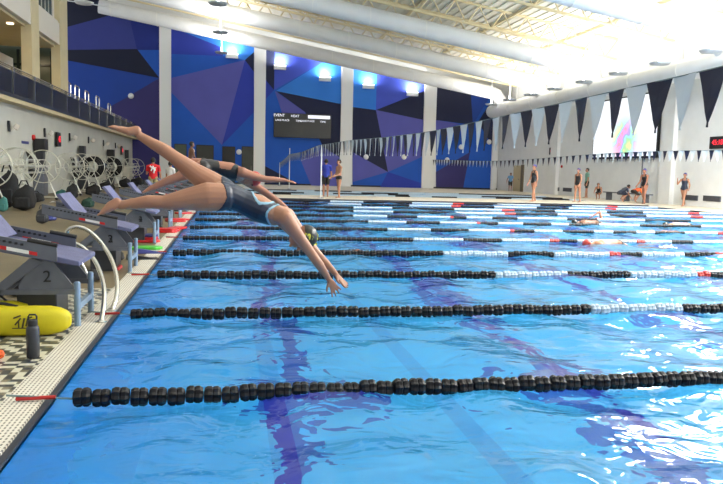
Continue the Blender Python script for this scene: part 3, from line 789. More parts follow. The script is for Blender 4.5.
flags('long string of navy and white pennants sweeping from the upper right over the pool', 4.1 * K, zA, 2.96 * K, 59.8 * K, .35, 0)
def zB(y): return K * (2.5 + .12 * math.cos((y / K - 28) * .19))
flags('distant string of small navy and white pennants in front of the right wall', 17.5 * K, zB, 19.5 * K, 60 * K, .32, 1)
for i, (x, y, h, z0) in enumerate([(4.1 * K + .15, 33.4 * K, 2.66 * K, .1), (4.12 * K, 50.1 * K, 2.95 * K, .03), (4.1 * K, 59.9 * K, 2.0 * K, .02), (17.5 * K, 60 * K, 2.6 * K, .02)]):
    t = thing('flag_pole', ['thin white pole holding the pennants behind coach', 'thin white pole at far pool edge below scoreboard', 'short thin pole at left end of the long pennant string', 'thin pole at far end of small pennant string', 'thin pole on the walkway under the small pennant string'][i], 'pole', (x, y, z0))
    MB().tube([(0, 0, 0), (0, 0, h - z0)], .025, 8).build('pole_tube', M['white_paint'], t); MB().lathe([(.15, 0), (.15, .02), (.04, .04)], n=14).build('base_flange', M['steel'], t)

# ------------------------------------------------------------------ starting blocks
def block_proto():
    t = thing('starting_block', '', 'starting block', (-1.16, 6.08, .02))
    sl = .2; hw = .33
    zt = lambda x: .57 + (-.05 - x) * sl       # x relative to the front edge (negative = away from pool)
    z0 = -.02
    p = MB().prism([(0, .49), (0, .53), (-.17, .57), (-.95, zt(-.95) - .03), (-.95, zt(-.95) - .075), (-.17, .52)], 'y', -hw, hw); bev(p.build('platform', M['block_top'], t), .008)
    for s in (-1, 1):
        y = s * (hw + .012)
        m = MB().prism([(-.16, .53), (-.16, .645), (-1.0, .645 + .84 * sl), (-1.0, .53 + .84 * sl)], 'y', y - .012, y + .012)
        r = m.build('side_rail', M['block_grey'], t)
        m = MB().prism([(-.42, .61 + .26 * sl), (-.97, .61 + .81 * sl), (-.97, .613 + .81 * sl), (-.42, .613 + .26 * sl)], 'y', y - .0132, y + .0132)
        for q in range(13):
            x = -.42 - q * .042; zz = .61 + (-.16 - x) * sl; m.box((x, y - .0135, zz - .008), (x + .022, y + .0135, zz + .010))
        m.build('rail_slots', M['black'], r)
        MB().tube([(-.155, y, .655), (-.37, y, .655 + .21 * sl)], .019, 8).build('foam_grip', M['black'], r)
        m = MB(); zz = lambda x: .535 + (-.16 - x) * sl
        for a, b_, c_ in ((-.30, -.36, 'red_plastic'), (-.36, -.52, 'white_print'), (-.52, -.59, 'red_plastic')):
            m.prism([(a, zz(a) + .012), (b_, zz(b_) + .012), (b_, zz(b_) + .04), (a, zz(a) + .04)], 'y', y - .0135, y + .0135, M[c_])
        m.build('warning_sticker', parent=r)
        # side leg panel and braces
        m = MB().prism([(-.06, .30), (-.06, .33), (-.2, .52), (-.34, .54), (-.46, .33), (-.46, .30)], 'y', s * .27 - .01, s * .27 + .01); m.build('number_panel', M['block_grey'], t)
        m = MB().prism([(-.98, .02), (-.90, .02), (-.28, .52), (-.37, .55)], 'y', s * .27 - .02, s * .27 + .02); m.build('leg', M['block_grey'], t)
        m = MB().prism([(-.02, .26), (-.02, .30), (-.66, .30), (-.66, .26)], 'y', s * .27 - .02, s * .27 + .02); m.build('lower_beam', M['block_grey'], t)
        # front posts
        MB().lathe([(.025, 0), (.025, .35), (.018, .36)], (-.03, s * .27, 0), n=12).build('front_post', M['block_post'], t, smooth=False)
    MB().box((-.05, -.27, .13), (-.015, .27, .18)).build('crossbar', M['block_post'], t)
    bev(MB().box((-.5, -.2, 0), (-.2, .2, .26)).build('anchor_box', M['charcoal'], t), .01)
    MB().prism([(-.62, zt(-.62)), (-.66, zt(-.62)), (-.86, zt(-.62) + .235), (-.82, zt(-.62) + .25)], 'y', -.29, .29).build('kick_plate', M['block_top'], t)
    return t
BYc = [6.75, 10.05, 13.7, 16.9, 20.2, 23.4, 26.6, 29.9, 33.1, 36.4, 39.6, 43]
bp = block_proto()
for i, y in enumerate(BYc):
    o = bp if i == 0 else copy_tree(bp); o.location = (-1.16 - (.0 if i < 2 else .05), y * K, .02)
    o['label'] = ['grey starting block with number 2 beside the yellow rescue tube', 'grey starting block with number 3 just behind the grab rails'][i] if i < 2 else 'grey starting block, %s in the row along the pool edge' % ORD[i]
    o['group'] = 'starting blocks along the pool edge'
    if i < 8: text(str(i + 2), .13, 'number', 'black', o, (-.25, -.285, .4), R90)
# grab rails
def smooth_path(P, it=2):
    for _ in range(it):
        Q = [P[0]]
        for a, b_ in zip(P[:-1], P[1:]): Q += [tuple(.75 * u + .25 * v for u, v in zip(a, b_)), tuple(.25 * u + .75 * v for u, v in zip(a, b_))]
        P = Q + [P[-1]]
    return P
for i, (ya, yb, pp) in enumerate(((6.6, 7.36, [(101, 322), (104, 305), (104.5, 288), (100.5, 272), (94, 259), (85, 249), (75, 243), (66, 244), (62, 253), (66, 268), (72, 282), (77, 293)]),
                                  (7.12, 7.95, [(112, 311), (117, 296), (117.5, 280), (113.5, 263), (106, 249), (97.5, 238.5), (88, 230), (78, 226.3), (70, 228), (66, 233), (67, 242), (74, 252), (81, 263), (87, 275), (91, 284)]))):
    P3 = []
    for j, (x, y) in enumerate(pp):
        w_ = min(1, j / 4.); P3.append(at(x, y, Y=(ya + (yb - ya) * w_) * K))
    base = Vector((P3[0].x, P3[0].y, .02)); P3[0].z = .02; P3.append(Vector((P3[-1].x + .01, P3[-1].y, .02)))
    t = thing('grab_rail', ['curved steel pool grab rail nearer the camera, half hidden by block 2', 'curved steel pool grab rail farther from the camera, its arch above the deck'][i], 'grab rail', base, group='pair of grab rails')
    pts = [tuple(p - base) for p in P3]; pts = smooth_path(pts)
    MB().tube(pts, .0205, 12).build('rail_tube', M['steel'], t, smooth=True)
    for q in (pts[0], pts[-1]): MB().lathe([(.045, 0), (.045, .012), (.03, .02)], (q[0], q[1], 0), n=14).build('escutcheon', M['steel'], t)

# ------------------------------------------------------------------ things on the deck
# yellow rescue tube
a = at(-14, 334, Z=.03); Yt = 5.75 * K
t = thing('rescue_tube', 'bright yellow foam rescue tube lying on tiled deck beside bottle', 'rescue tube', (-1.755, Yt + .34, .022))
m = MB(); prof = []
import itertools
L2 = .58
vs = []; n = 20
st = [(-1, .55), (-.97, .78), (-.9, .93), (-.75, 1), (0, 1), (.55, 1), (.74, .98), (.86, .86), (.94, .66), (.99, .4), (1, .2)]
for (u, q) in st:
    for j in range(n):
        a_ = 2 * PI * j / n; cs, sn = math.cos(a_), math.sin(a_); e_ = .7
        vs.append((u * L2, .10 * q * math.copysign(abs(cs) ** e_, cs), .112 + .108 * q * math.copysign(abs(sn) ** e_, sn)))
fs = [(i * n + j, i * n + (j + 1) % n, (i + 1) * n + (j + 1) % n, (i + 1) * n + j) for i in range(len(st) - 1) for j in range(n)] + [tuple(range(n)), tuple(range((len(st) - 1) * n, len(st) * n))]
m.add(vs, fs); m.build('foam_body', M['yellow'], t, smooth=True)
m = MB()   # printed swimmer mark: a head dot, body strokes and waves
for (x0, z0, x1, z1, r) in [(.20, .15, .25, .17, .006), (.21, .10, .25, .15, .006), (.235, .08, .235, .13, .006), (.26, .08, .275, .15, .008), (.285, .09, .30, .15, .007), (.30, .15, .33, .16, .006), (.315, .08, .32, .14, .006), (.19, .075, .34, .075, .004)]:
    m.tube([(x0, -.099, z0), (x1, -.099, z1)], r, 5)
m.build('printed_mark', M['ink'], t)
m = MB()
for (x0, z0, x1, z1) in [(-.36, .13, -.27, .13), (-.36, .1, -.27, .1), (-.345, .08, -.345, .15), (-.29, .08, -.29, .15)]: m.tube([(x0, -.099, z0), (x1, -.099, z1)], .004, 5)
m.build('faint_mark', M['ink'], t)
MB().tube([(-.2, .02, .215), (-.05, .08, .235), (.1, .05, .23), (.2, .0, .218)], .012, 6).build('strap', M['black'], t)
P = at(31, 303, Y=6.3 * K)
t = thing('rescue_tube', 'second yellow rescue tube mostly hidden behind the first', 'rescue tube', (-1.78, 6.52 * K, .022))
MB().lathe([(.02, -.22), (.07, -.2), (.1, -.1), (.1, .1), (.07, .2), (.02, .22)], (0, 0, .1), 'x', 16).build('foam_body', M['yellow'], t, smooth=True)
MB().tube([(-.1, -.05, .18), (0, 0, .24), (.05, 0, .19)], .012, 6).build('strap', M['black'], t)
# water bottle
P = at(34, 358.5, Z=.024)
t = thing('water_bottle', 'dark charcoal water bottle with loop lid standing by the grate', 'water bottle', (P.x - .012, P.y + .03, .024))
t.scale = (1.0, 1.0, 1.08)
MB().lathe([(.036, 0), (.041, .006), (.041, .175), (.038, .19), (.03, .2)], n=28).build('bottle_body', M['charcoal'], t, smooth=True)
MB().lathe([(.031, .198), (.031, .23), (.026, .236)], n=20).build('lid', M['black'], t)
MB().tube([(-.024, 0, .228), (-.026, 0, .255), (-.018, 0, .267), (.018, 0, .267), (.026, 0, .255), (.024, 0, .228)], .006, 6).build('loop_handle', M['black'], t)
# orange bit at the left edge
P = at(-1, 357, Z=.03)
tag(MB().lathe([(.015, .0), (.03, .008), (.035, .03), (.025, .05), (.01, .056)], n=14).build('orange_toy', M['orange'], loc=(P.x, P.y, .021)), 'small orange object at the left edge of tiled deck', 'toy')

# kickboards and fins beside the blocks
def kick(px, py, mname, lab, z=.03, n_=1, rz=0., s=1.):
    P = at(px, py, Z=.03)
    t = thing('kickboard', lab, 'kickboard', (P.x, P.y, z), rz)
    pts = [(-.22, -.13), (.14, -.14), (.2, -.1), (.235, 0), (.2, .1), (.14, .14), (-.22, .13), (-.2, 0)]
    bev(MB().prism([(x * s, y * s) for x, y in pts], 'z', 0, .04).build('board', M[mname], t), .01)
    return t
kick(146, 241.5, 'red_plastic', 'red kickboard lowest in the pile behind block 3', .024); kick(144, 241.0, 'red_plastic', 'red kickboard on the pile behind block 3', .066, rz=.1)
kick(144, 240.8, 'blue_plastic', 'purple blue kickboard on top of the red pile', .108, rz=-.05)
kick(147, 248.6, 'green_plastic', 'lime green kickboard lying by block 3', .024, rz=.05)
for i, (x, y, c_) in enumerate([(165, 232, 'red_plastic'), (168, 231, 'red_plastic'), (176, 221.5, 'red_plastic'), (180, 220, 'red_plastic'), (184, 213.5, 'red_plastic'), (188, 207, 'red_plastic'), (178, 228.5, 'red_plastic')]):
    for j in range(2 if i in (0, 2) else 1):
        kick(x, y, c_, 'red kickboard on the grate by the far blocks, %s%s' % (ORD[i], ' upper of two' if j else ''), .024 + j * .042, rz=.2 * i)
def fins(px, py, mname, lab):
    P = at(px, py, Z=.03); t = thing('swim_fin', lab, 'swim fin', (P.x, P.y, .024), .3)
    MB().prism([(-.06, .0), (-.05, .07), (.05, .06), (.28, .015), (.28, .0)], 'y', -.05, .05).build('foot_pocket', M[mname], t)
    MB().prism([(.1, -.06), (.36, -.11), (.36, .11), (.1, .06)], 'z', .0, .012).build('blade', M[mname], t)
fins(131, 259, 'black', 'black swim fin on the grate in front of block 3'); fins(140, 253, 'blue_plastic', 'dark blue swim fin beside the green kickboard')
kick(113, 268.5, 'red_plastic', 'red board lying under block 3', .024, rz=PI / 2, s=.7)

# bags
def bag(px, py, w_, h_, mname, lab, straps=True, dep=None, rz=0):
    P = at(px, py, Z=.02); sc = (P - CAM).length / FPX; W = w_ * sc; H = h_ * sc; D = dep or W * .7; r = random.Random(int(px * 7 + py))
    t = thing('swim_bag', lab, 'bag', (P.x, P.y + D / 2, .02), rz)
    vs = []; n = 16; lv = 9
    for i in range(lv):
        v = i / (lv - 1); q = (max(0.02, 1 - (2 * v - 1) ** 4)) ** .5 * (1 - .25 * v)
        q = max(q, .12)
        for j in range(n):
            a = 2 * PI * j / n; cs, sn = math.cos(a), math.sin(a); nn = 1 + r.uniform(-.07, .07)
            vs.append((W / 2 * q * nn * math.copysign(abs(cs) ** .7, cs), D / 2 * q * nn * math.copysign(abs(sn) ** .7, sn), H * v * (.93 + .07 * cs)))
    fs = [(i * n + j, i * n + (j + 1) % n, (i + 1) * n + (j + 1) % n, (i + 1) * n + j) for i in range(lv - 1) for j in range(n)] + [tuple(range(n)), tuple(range((lv - 1) * n, lv * n))]
    MB().add(vs, fs).build('bag_body', M[mname], t, smooth=True)
    bev(MB().box((-W * .28, -D * .56, H * .12), (W * .28, -D * .4, H * .5)).build('front_pocket', M[mname], t), W * .04)
    if straps: MB().tube([(-W * .2, 0, H * .9), (-W * .1, 0, H * 1.12), (W * .1, 0, H * 1.12), (W * .2, 0, H * .9)], W * .03, 6).build('strap', M[mname], t)
for a_ in [(5, 208, 22, 34, 'bag_black', 'tall black backpack at the left edge of the deck'), (22, 211, 22, 24, 'bag_black', 'squat black bag right of the tall backpack'), (2, 212, 9, 14, 'teal', 'teal bag in front of the tall black backpack', False),
           (34, 202.5, 16, 9, 'bag_black', 'low black bag beneath the loudspeaker tower'), (41, 224, 12, 15, 'charcoal', 'small dark bag with teal cloth behind block 2'), (60, 199, 11, 9, 'teal', 'small teal bag by the wall reels', False), (71, 199.5, 12, 15, 'bag_black', 'upright black bag right of the small teal bag'),
           (92, 196, 15, 11, 'bag_black', 'black duffel under the speckled tower'), (87, 208, 13, 10, 'dark_green', 'dark green bag on the deck behind block 3', False), (104, 190, 12, 8, 'bag_black', 'black duffel below the wound reel'), (110, 190.5, 9, 6, 'bag_black', 'small black bag beside the duffel below the reel'),
           (124, 187.5, 12, 9, 'bag_black', 'black bag near the far clock'), (136, 186.5, 14, 9, 'bag_black', 'wide black bag at the far end of left wall'), (145, 186, 8, 6, 'charcoal', 'grey bag by the red shirted person'), (49, 221, 12, 5, 'blue_plastic', 'low blue bag behind block 2', False)]:
    bag(*a_)
tag(MB().add([(-.1, -.07, .004), (.1, -.08, .03), (.11, .06, .004), (-.09, .07, .01), (0, 0, .05)], [(0, 1, 4), (1, 2, 4), (2, 3, 4), (3, 0, 4), (0, 3, 2, 1)]).build('paper', M['white_print'], loc=at(53, 202.5, Z=.022)), 'crumpled white paper on the deck before the teal bag', 'paper')
bag(25, 297, 40, 14, 'bag_black', 'flat black bag in the shade under block 2', False, .3)
bag(88, 283, 22, 12, 'bag_black', 'black mesh bag under the grab rails', False, .25)
bag(112, 262, 22, 10, 'bag_black', 'black bag under block 3', False, .25)

#PEOPLE#
# ------------------------------------------------------------------ people
def unit(v): return Vector(v).normalized()
class Fig:
    """a body grown from tapered elliptical limbs, fused into one continuous skin by a voxel remesh"""
    def __init__(s): s.p = []
    def econe(s, tg, a, b, ra, rb, lat=(0, 1, 0)):
        a = Vector(a); b = Vector(b)
        ra = ra if isinstance(ra, tuple) else (ra, ra); rb = rb if isinstance(rb, tuple) else (rb, rb)
        ax = (b - a); L_ = ax.length; ax = ax.normalized() if L_ > 1e-6 else Vector((0, 0, 1))
        l = Vector(lat); l = l - ax * l.dot(ax)
        if l.length < 1e-3: l = ax.orthogonal()
        l.normalize(); d = ax.cross(l).normalized()
        s.p.append(('c', tg, a, b, ra, rb, l, d, ax)); return s
    def ell(s, tg, c, r, l, f, u):
        s.p.append(('e', tg, Vector(c), r, unit(l), unit(f), unit(u))); return s
    def chain(s, tg, pts, rs, lat=(0, 1, 0)):
        for i in range(len(pts) - 1): s.econe(tg if isinstance(tg, str) else tg[i], pts[i], pts[i + 1], rs[i], rs[i + 1], lat)
        return s
    def mesh(s, name, voxel, it=5):
        V = []; F = []; n = 16
        for q in s.p:
            rings = []
            if q[0] == 'c':
                _, tg, a, b, ra, rb, l, d, ax = q
                for th in (-80, -55, -28, 0):
                    t = math.radians(th); rings.append((a + ax * min(ra) * math.sin(t), ra[0] * math.cos(t), ra[1] * math.cos(t)))
                for th in (0, 28, 55, 80):
                    t = math.radians(th); rings.append((b + ax * min(rb) * math.sin(t), rb[0] * math.cos(t), rb[1] * math.cos(t)))
                X_, Y_ = l, d
            else:
                _, tg, c, r, l, f, u = q
                for th in (-84, -65, -45, -22, 0, 22, 45, 65, 84):
                    t = math.radians(th); rings.append((c + u * r[2] * math.sin(t), r[0] * math.cos(t), r[1] * math.cos(t)))
                X_, Y_ = l, f
            k = len(V)
            for (c, w_, d_) in rings:
                for j in range(n):
                    a_ = 2 * PI * j / n; V.append(c + X_ * w_ * math.cos(a_) + Y_ * d_ * math.sin(a_))
            for i in range(len(rings) - 1):
                for j in range(n): F.append((k + i * n + j, k + i * n + (j + 1) % n, k + (i + 1) * n + (j + 1) % n, k + (i + 1) * n + j))
            F.append(tuple(range(k + n - 1, k - 1, -1))); F.append(tuple(range(k + (len(rings) - 1) * n, k + len(rings) * n)))
        import bmesh
        me = bpy.data.meshes.new(name); me.from_pydata([tuple(v) for v in V], [], F)
        bm = bmesh.new(); bm.from_mesh(me)
        done = set()
        bmesh.ops.recalc_face_normals(bm, faces=bm.faces); bm.to_mesh(me); bm.free()
        o = bpy.data.objects.new(name, me); C.objects.link(o)
        r = o.modifiers.new('r', 'REMESH'); r.mode = 'VOXEL'; r.voxel_size = voxel; r.use_smooth_shade = True
        sm = o.modifiers.new('s', 'SMOOTH'); sm.factor = .5; sm.iterations = it
        dg = bpy.context.evaluated_depsgraph_get(); dg.update()
        m2 = bpy.data.meshes.new_from_object(o.evaluated_get(dg)); bpy.data.objects.remove(o); m2.name = name
        m2.polygons.foreach_set('use_smooth', [True] * len(m2.polygons))
        return m2
    def classify(s, P):
        best = np.full(len(P), 1e9); tag_ = np.zeros(len(P), int); T = np.zeros(len(P)); names = []
        for q in s.p:
            if q[1] not in names: names.append(q[1])
            if q[0] == 'c':
                _, tg, a, b, ra, rb, l, d, ax = q
                L_ = max((b - a).length, 1e-6); r = P - np.array(a); t = np.clip(r @ np.array(ax) / L_, 0, 1); r = r - np.outer(t * L_, np.array(ax))
                w_ = ra[0] + (rb[0] - ra[0]) * t; d_ = ra[1] + (rb[1] - ra[1]) * t
                e = np.sqrt((r @ np.array(l) / w_) ** 2 + (r @ np.array(d) / d_) ** 2 + (r @ np.array(ax) / np.minimum(w_, d_)) ** 2)
                dist = (e - 1) * np.minimum(w_, d_)
            else:
                _, tg, c, rr, l, f, u = q
                r = P - np.array(c); e = np.sqrt((r @ np.array(l) / rr[0]) ** 2 + (r @ np.array(f) / rr[1]) ** 2 + (r @ np.array(u) / rr[2]) ** 2)
                dist = (e - 1) * min(rr); t = np.zeros(len(P))
            k = dist < best; best[k] = dist[k]; tag_[k] = names.index(q[1]); T[k] = t[k] if q[0] == 'c' else 0
        return np.array(names)[tag_], T
def garment(me, mask, name, m, off, parent):
    nv = len(me.vertices); co_ = np.empty(nv * 3); me.vertices.foreach_get('co', co_); co_ = co_.reshape(-1, 3)
    no = np.array([v.normal[:] for v in me.vertices])
    idx = [i for i, k in enumerate(mask) if k]
    if not idx: return None
    mp = {}; vs = []; fs = []
    for i in idx:
        f = []
        for v in me.polygons[i].vertices:
            if v not in mp: mp[v] = len(vs); vs.append(tuple(co_[v] + no[v] * off))
            f.append(mp[v])
        fs.append(tuple(f))
    g = bpy.data.meshes.new(name); g.from_pydata(vs, [], fs); g.materials.append(M[m]); g.polygons.foreach_set('use_smooth', [True] * len(fs))
    o = bpy.data.objects.new(name, g); C.objects.link(o); o.parent = parent
    so = o.modifiers.new('solid', 'SOLIDIFY'); so.thickness = min(off, .006); so.offset = -1
    return o
def hand(F, w_, d, n, s, sc=1., spread=.25, curl=.25, tg='hand', thumb=1, fr=.0085):
    """palm, four unequal fingers and a thumb leaving the side of the palm; d direction, n palm normal, s thumb side"""
    w_ = Vector(w_); d = unit(d); s = unit(Vector(s) - d * Vector(s).dot(d)); n = unit(d.cross(s)) * (1 if d.cross(s).dot(Vector(n)) > 0 else -1)
    F.econe(tg, w_, w_ + d * .03 * sc, (.026 * sc, .019 * sc), (.034 * sc, .015 * sc), s)
    F.econe(tg, w_ + d * .03 * sc, w_ + d * .08 * sc, (.036 * sc, .015 * sc), (.040 * sc, .012 * sc), s)
    for k, (o, L_) in enumerate(((.031, .070), (.011, .080), (-.010, .074), (-.030, .058))):
        a = w_ + (d * .083 + s * o) * sc; dd = unit(d + s * (o / .03) * spread); b = a + dd * L_ * .5 * sc
        c = b + unit(dd + n * curl) * L_ * .5 * sc
        F.chain(tg, [a, b, c], [fr * sc * 1.08, fr * sc, fr * sc * .82], s)
    if thumb:
        a = w_ + (d * .022 + s * .026) * sc; b = a + unit(d * .62 + s * .75) * .042 * sc; c = b + unit(d * .9 + s * .4 + n * .25) * .034 * sc
        F.chain(tg, [a, b, c], [.013 * sc, .0105 * sc, .0085 * sc], s)
def head(F, c, up, fw, sc=1., tg='head'):
    c = Vector(c); up = unit(up); fw = unit(Vector(fw) - up * Vector(fw).dot(up)); l = up.cross(fw)
    F.ell('skull', c + up * .025 * sc - fw * .008 * sc, (.076 * sc, .096 * sc, .092 * sc), l, fw, up)
    F.ell('jaw', c - up * .048 * sc + fw * .025 * sc, (.055 * sc, .062 * sc, .062 * sc), l, fw, up)
    F.econe('nose', c + fw * .086 * sc + up * .005 * sc, c + fw * .105 * sc - up * .028 * sc, .009 * sc, .013 * sc, l)
    F.ell('jaw', c + fw * .082 * sc - up * .056 * sc, (.022 * sc, .01 * sc, .009 * sc), l, fw, up)
    F.ell('jaw', c + fw * .08 * sc - up * .092 * sc, (.02 * sc, .014 * sc, .014 * sc), l, fw, up)
    for s_ in (-1, 1): F.ell('ear', c + l * s_ * .078 * sc - fw * .008 * sc, (.010 * sc, .020 * sc, .030 * sc), l, fw, up)
    return c, l, fw, up
def finish(F, root, skin, clothes, voxel, it=5, hc=None, sc=1., eyes=True, headwear=None):
    me = F.mesh('body', voxel, it); me.materials.append(M[skin])
    P = np.array([p.center[:] for p in me.polygons]); tg, T = F.classify(P)
    inv = root.matrix_basis.inverted()
    bo = bpy.data.objects.new('body', me); C.objects.link(bo); bo.parent = root
    for (nm, m, off, fn) in clothes: garment(me, fn(tg, T, P), nm, m, off, bo)
    if hc:
        c, l, fw, up = hc
        if headwear:
            nm, m, off, line = headwear
            q = P - np.array(c); hu = q @ np.array(up) / sc; hf = q @ np.array(fw) / sc; hl = q @ np.array(l) / sc
            near = (np.abs(hu) < .14) & (np.abs(hf) < .13) & (np.abs(hl) < .1) & np.isin(tg, ['skull', 'ear', 'jaw'])
            garment(me, near & line(hu, hf), nm, m, off, bo)
        if eyes:
            for s_ in (-1, 1):
                m_ = MB().lathe([(.002, -.011), (.009, -.006), (.011, 0), (.009, .006), (.002, .011)], n=10)
                e = m_.build('eye', M['goggle'], bo, smooth=True); e.location = c + fw * .083 * sc + l * s_ * .031 * sc + up * .008 * sc; e.scale = (sc, sc, sc)
    # bring everything from place coordinates to the root at its base
    off = Vector(root.location)
    me.transform(Matrix.Translation(-off))
    for ch in bo.children:
        if ch.name.startswith('eye'): ch.location = ch.location - off
        else: ch.data.transform(Matrix.Translation(-off))
    return bo
cap_line = lambda hu, hf: hu > .035 + .22 * hf - .035 * (hf < .0)
hair_line = lambda hu, hf: (hu > .045 + .3 * hf) | ((hf < -.01) & (hu > -.05))
TOR = ['pelvis', 'abdomen', 'ribs', 'chest']

# --- hero diver
Y0 = 5.94
def A_(x, y, dy=0.): return at(x, y, Y=Y0 + dy)
root = thing('person', 'diver in dark navy swimsuit and lettered black cap, arms stretched towards the water', 'person', A_(226, 300))
F = Fig(); LAT = (0, 1, 0)
pel, wai, che, nek = A_(227, 194.5), A_(243, 201.5), A_(260, 209), A_(279, 216)
F.econe('pelvis', A_(222, 194), A_(233, 197), (.155, .108), (.145, .105), LAT)
F.econe('abdomen', A_(233, 197), wai, (.142, .104), (.122, .098), LAT)
F.econe('ribs', wai, che, (.122, .098), (.142, .112), LAT)
F.econe('chest', che, A_(274, 215), (.145, .112), (.135, .092), LAT)
F.econe('shoulder_l', A_(272, 213), A_(285, 217, -.15), .085, .066, LAT); F.econe('shoulder_r', A_(272, 213), A_(287, 215, .15), .085, .066, LAT)
F.econe('neck', A_(278, 217), A_(294, 232), .055, .052, LAT)
# near arm / far arm
F.chain('arm_l', [A_(285, 217, -.15), A_(299, 237, -.14), A_(313, 256, -.11)], [.066, .051, .040], LAT)
F.chain('fore_l', [A_(313, 256, -.11), A_(319.5, 265, -.09), A_(328.5, 278.5, -.07)], [.041, .040, .025], LAT)
F.chain('arm_r', [A_(287, 215, .15), A_(303, 237, .14), A_(319, 256, .12)], [.064, .048, .038], LAT)
F.chain('fore_r', [A_(319, 256, .12), A_(326, 263.5, .1), A_(335.5, 273.5, .08)], [.038, .037, .024], LAT)
dL = A_(337.5, 294, -.05) - A_(328.5, 278.5, -.07); hand(F, A_(329.5, 280, -.07), dL, (0, 1, 0), (-1, -.25, -.5), .96, spread=.34, fr=.0095)
dR = A_(349, 289, .06) - A_(335.5, 273.5, .08); hand(F, A_(336, 274.2, .08), dR, (0, -1, 0), (-.3, -.8, -.4), .96, spread=.12, fr=.0095)
# legs: near one level, far one raised behind
F.chain('thigh_l', [A_(223, 197, -.085), A_(208, 197, -.10), A_(190, 199, -.10), A_(165, 202.5, -.10)], [(.10, .112), (.105, .122), (.086, .094), (.058, .060)], LAT)
F.chain('calf_l', [A_(165, 202.5, -.10), A_(148, 201.8, -.10), A_(134, 203.5, -.10), A_(121, 205, -.10)], [(.056, .057), (.052, .055), (.042, .043), (.031, .035)], LAT)
F.econe('foot_l', A_(117.5, 202.5, -.10), A_(110.5, 206.5, -.10), (.034, .042), (.042, .040), LAT); F.econe('foot_l', A_(110.5, 206.5, -.10), A_(103, 212, -.10), (.044, .040), (.046, .022), LAT)
F.chain('thigh_r', [A_(224, 191, .085), A_(208, 182, .1), A_(195, 173, .1), A_(176, 158.5, .1)], [(.10, .105), (.098, .104), (.080, .084), (.056, .058)], LAT)
F.chain('calf_r', [A_(176, 158.5, .1), A_(163, 149.3, .1), A_(152, 143.2, .1), A_(140, 136, .1)], [(.055, .056), (.052, .054), (.043, .044), (.03, .034)], LAT)
F.econe('foot_r', A_(137, 130.5, .1), A_(129, 131.5, .1), (.034, .040), (.042, .036), LAT); F.econe('foot_r', A_(129, 131.5, .1), A_(113, 127.3, .1), (.044, .034), (.046, .018), LAT)
for dy, c0, sg in ((-.1, (102.5, 212.5), 1), (.1, (112.5, 127.3), 0)):
    for k in range(5):
        a = A_(*c0, dy) + Vector((0, (-.034 + k * .017), 0)); d_ = Vector((-.026, 0, -.016)) if sg else Vector((-.03, 0, .002))
        F.econe('foot_l', a, a + d_ * (1.1 if k == (4 if sg == 0 else 0) else .85), .0105, .0085, LAT)
hcs = head(F, A_(303, 237.3), (1, 0, -.12), (-.18, 0, -1), 1.05)
tax = unit(nek - pel); tb = unit(Vector((0, 1, 0)).cross(tax)); tb = tb if tb.z > 0 else -tb
pa = np.array(pel); ta = np.array(tax); tbn = np.array(tb); TL = (nek - pel).length
def suit_f(tg, T, P):
    s = (P - pa) @ ta; u = (P - pa) @ tbn; l = P[:, 1] - Y0
    
    m = np.isin(tg, TOR + ['thigh_l', 'thigh_r', 'shoulder_l', 'shoulder_r', 'neck'])
    low = s > (-.05 - .42 * np.clip(u, -.02, .12) + .03 * (np.abs(l) / .14) ** 2)      # leg opening, cut higher at the sides
    hi = s < (.90 * TL - .10 * (np.abs(l) / .16) ** 2 + .25 * np.clip(u, -.12, .0) * -.3)
    ho = ((s - .60 * TL) / (.19 * TL)) ** 2 + (l / .115) ** 2 < 1                         # oval open back
    strap = (np.abs(l) < .03) & (s < .92 * TL) & (u > 0)
    return m, low, hi, ho & (u > 0.0), strap, s, u, l
def suit(tg, T, P):
    m, low, hi, ho, st, s, u, l = suit_f(tg, T, P); return m & low & (hi | st) & ~ho
def trim(tg, T, P):
    m, low, hi, ho, st, s, u, l = suit_f(tg, T, P)
    ho2 = (((s - .60 * TL) / (.19 * TL + .016)) ** 2 + (l / .131) ** 2 < 1) & (u > 0)
    hi2 = s < (.90 * TL + .016 - .10 * (np.abs(l) / .16) ** 2 + .25 * np.clip(u, -.12, .0) * -.3)
    return m & low & (((ho2 != ho) & hi) | ((hi2 != hi)))
bo = finish(F, root, 'skin_a', [('swimsuit', 'suit_navy', .004, lambda *a: suit(*a) & ~trim(*a)), ('suit_trim', 'suit_trim', .006, trim)], .0058, 5, hcs, .98, True,
       ('swim_cap', 'cap_black', .006, lambda hu, hf: hu > .02 + .25 * hf))
off = Vector(root.location); c, l, fw, up = hcs
# goggles and cap lettering
g = MB()
for s_ in (-1, 1):
    q = c + fw * .086 + l * s_ * .031 + up * .006 - off; g.lathe([(.004, -.012), (.018, -.009), (.021, 0), (.018, .009), (.004, .012)], q, 'x', 10)
g.build('goggles', M['goggle'], bo, smooth=True)
capside = text('SM\nST', .09, 'cap_lettering', 'cap_print', bo, c - l * .0, (0, 0, 0), 'yellow green cap lettering', bold=.0035)
wm = Matrix((unit(-up * 0 + fw * -1), up, l * -1)).transposed()
sgn = -1 if l.y > 0 else 1       # side of the head that faces the photographer
X_ = up * 1.0; N_ = l * sgn; Y_ = N_.cross(X_)
rot = Matrix((X_, Y_, N_)).transposed().to_4x4()
me = capside.data
for v in me.vertices:
    p = rot @ Vector((v.co.y * .8 + .062, -v.co.x * .95, 0)); a = p.dot(up) - .025; b_ = p.dot(fw) + .008
    h = max(0.05, 1 - (a / .092) ** 2 - (b_ / .096) ** 2) ** .5
    v.co = c + up * (a + .025) * .98 + fw * (b_ - .008) * .98 + N_ * (.076 * h + .010 + v.co.z * .2) - off
capside.location = (0, 0, 0)

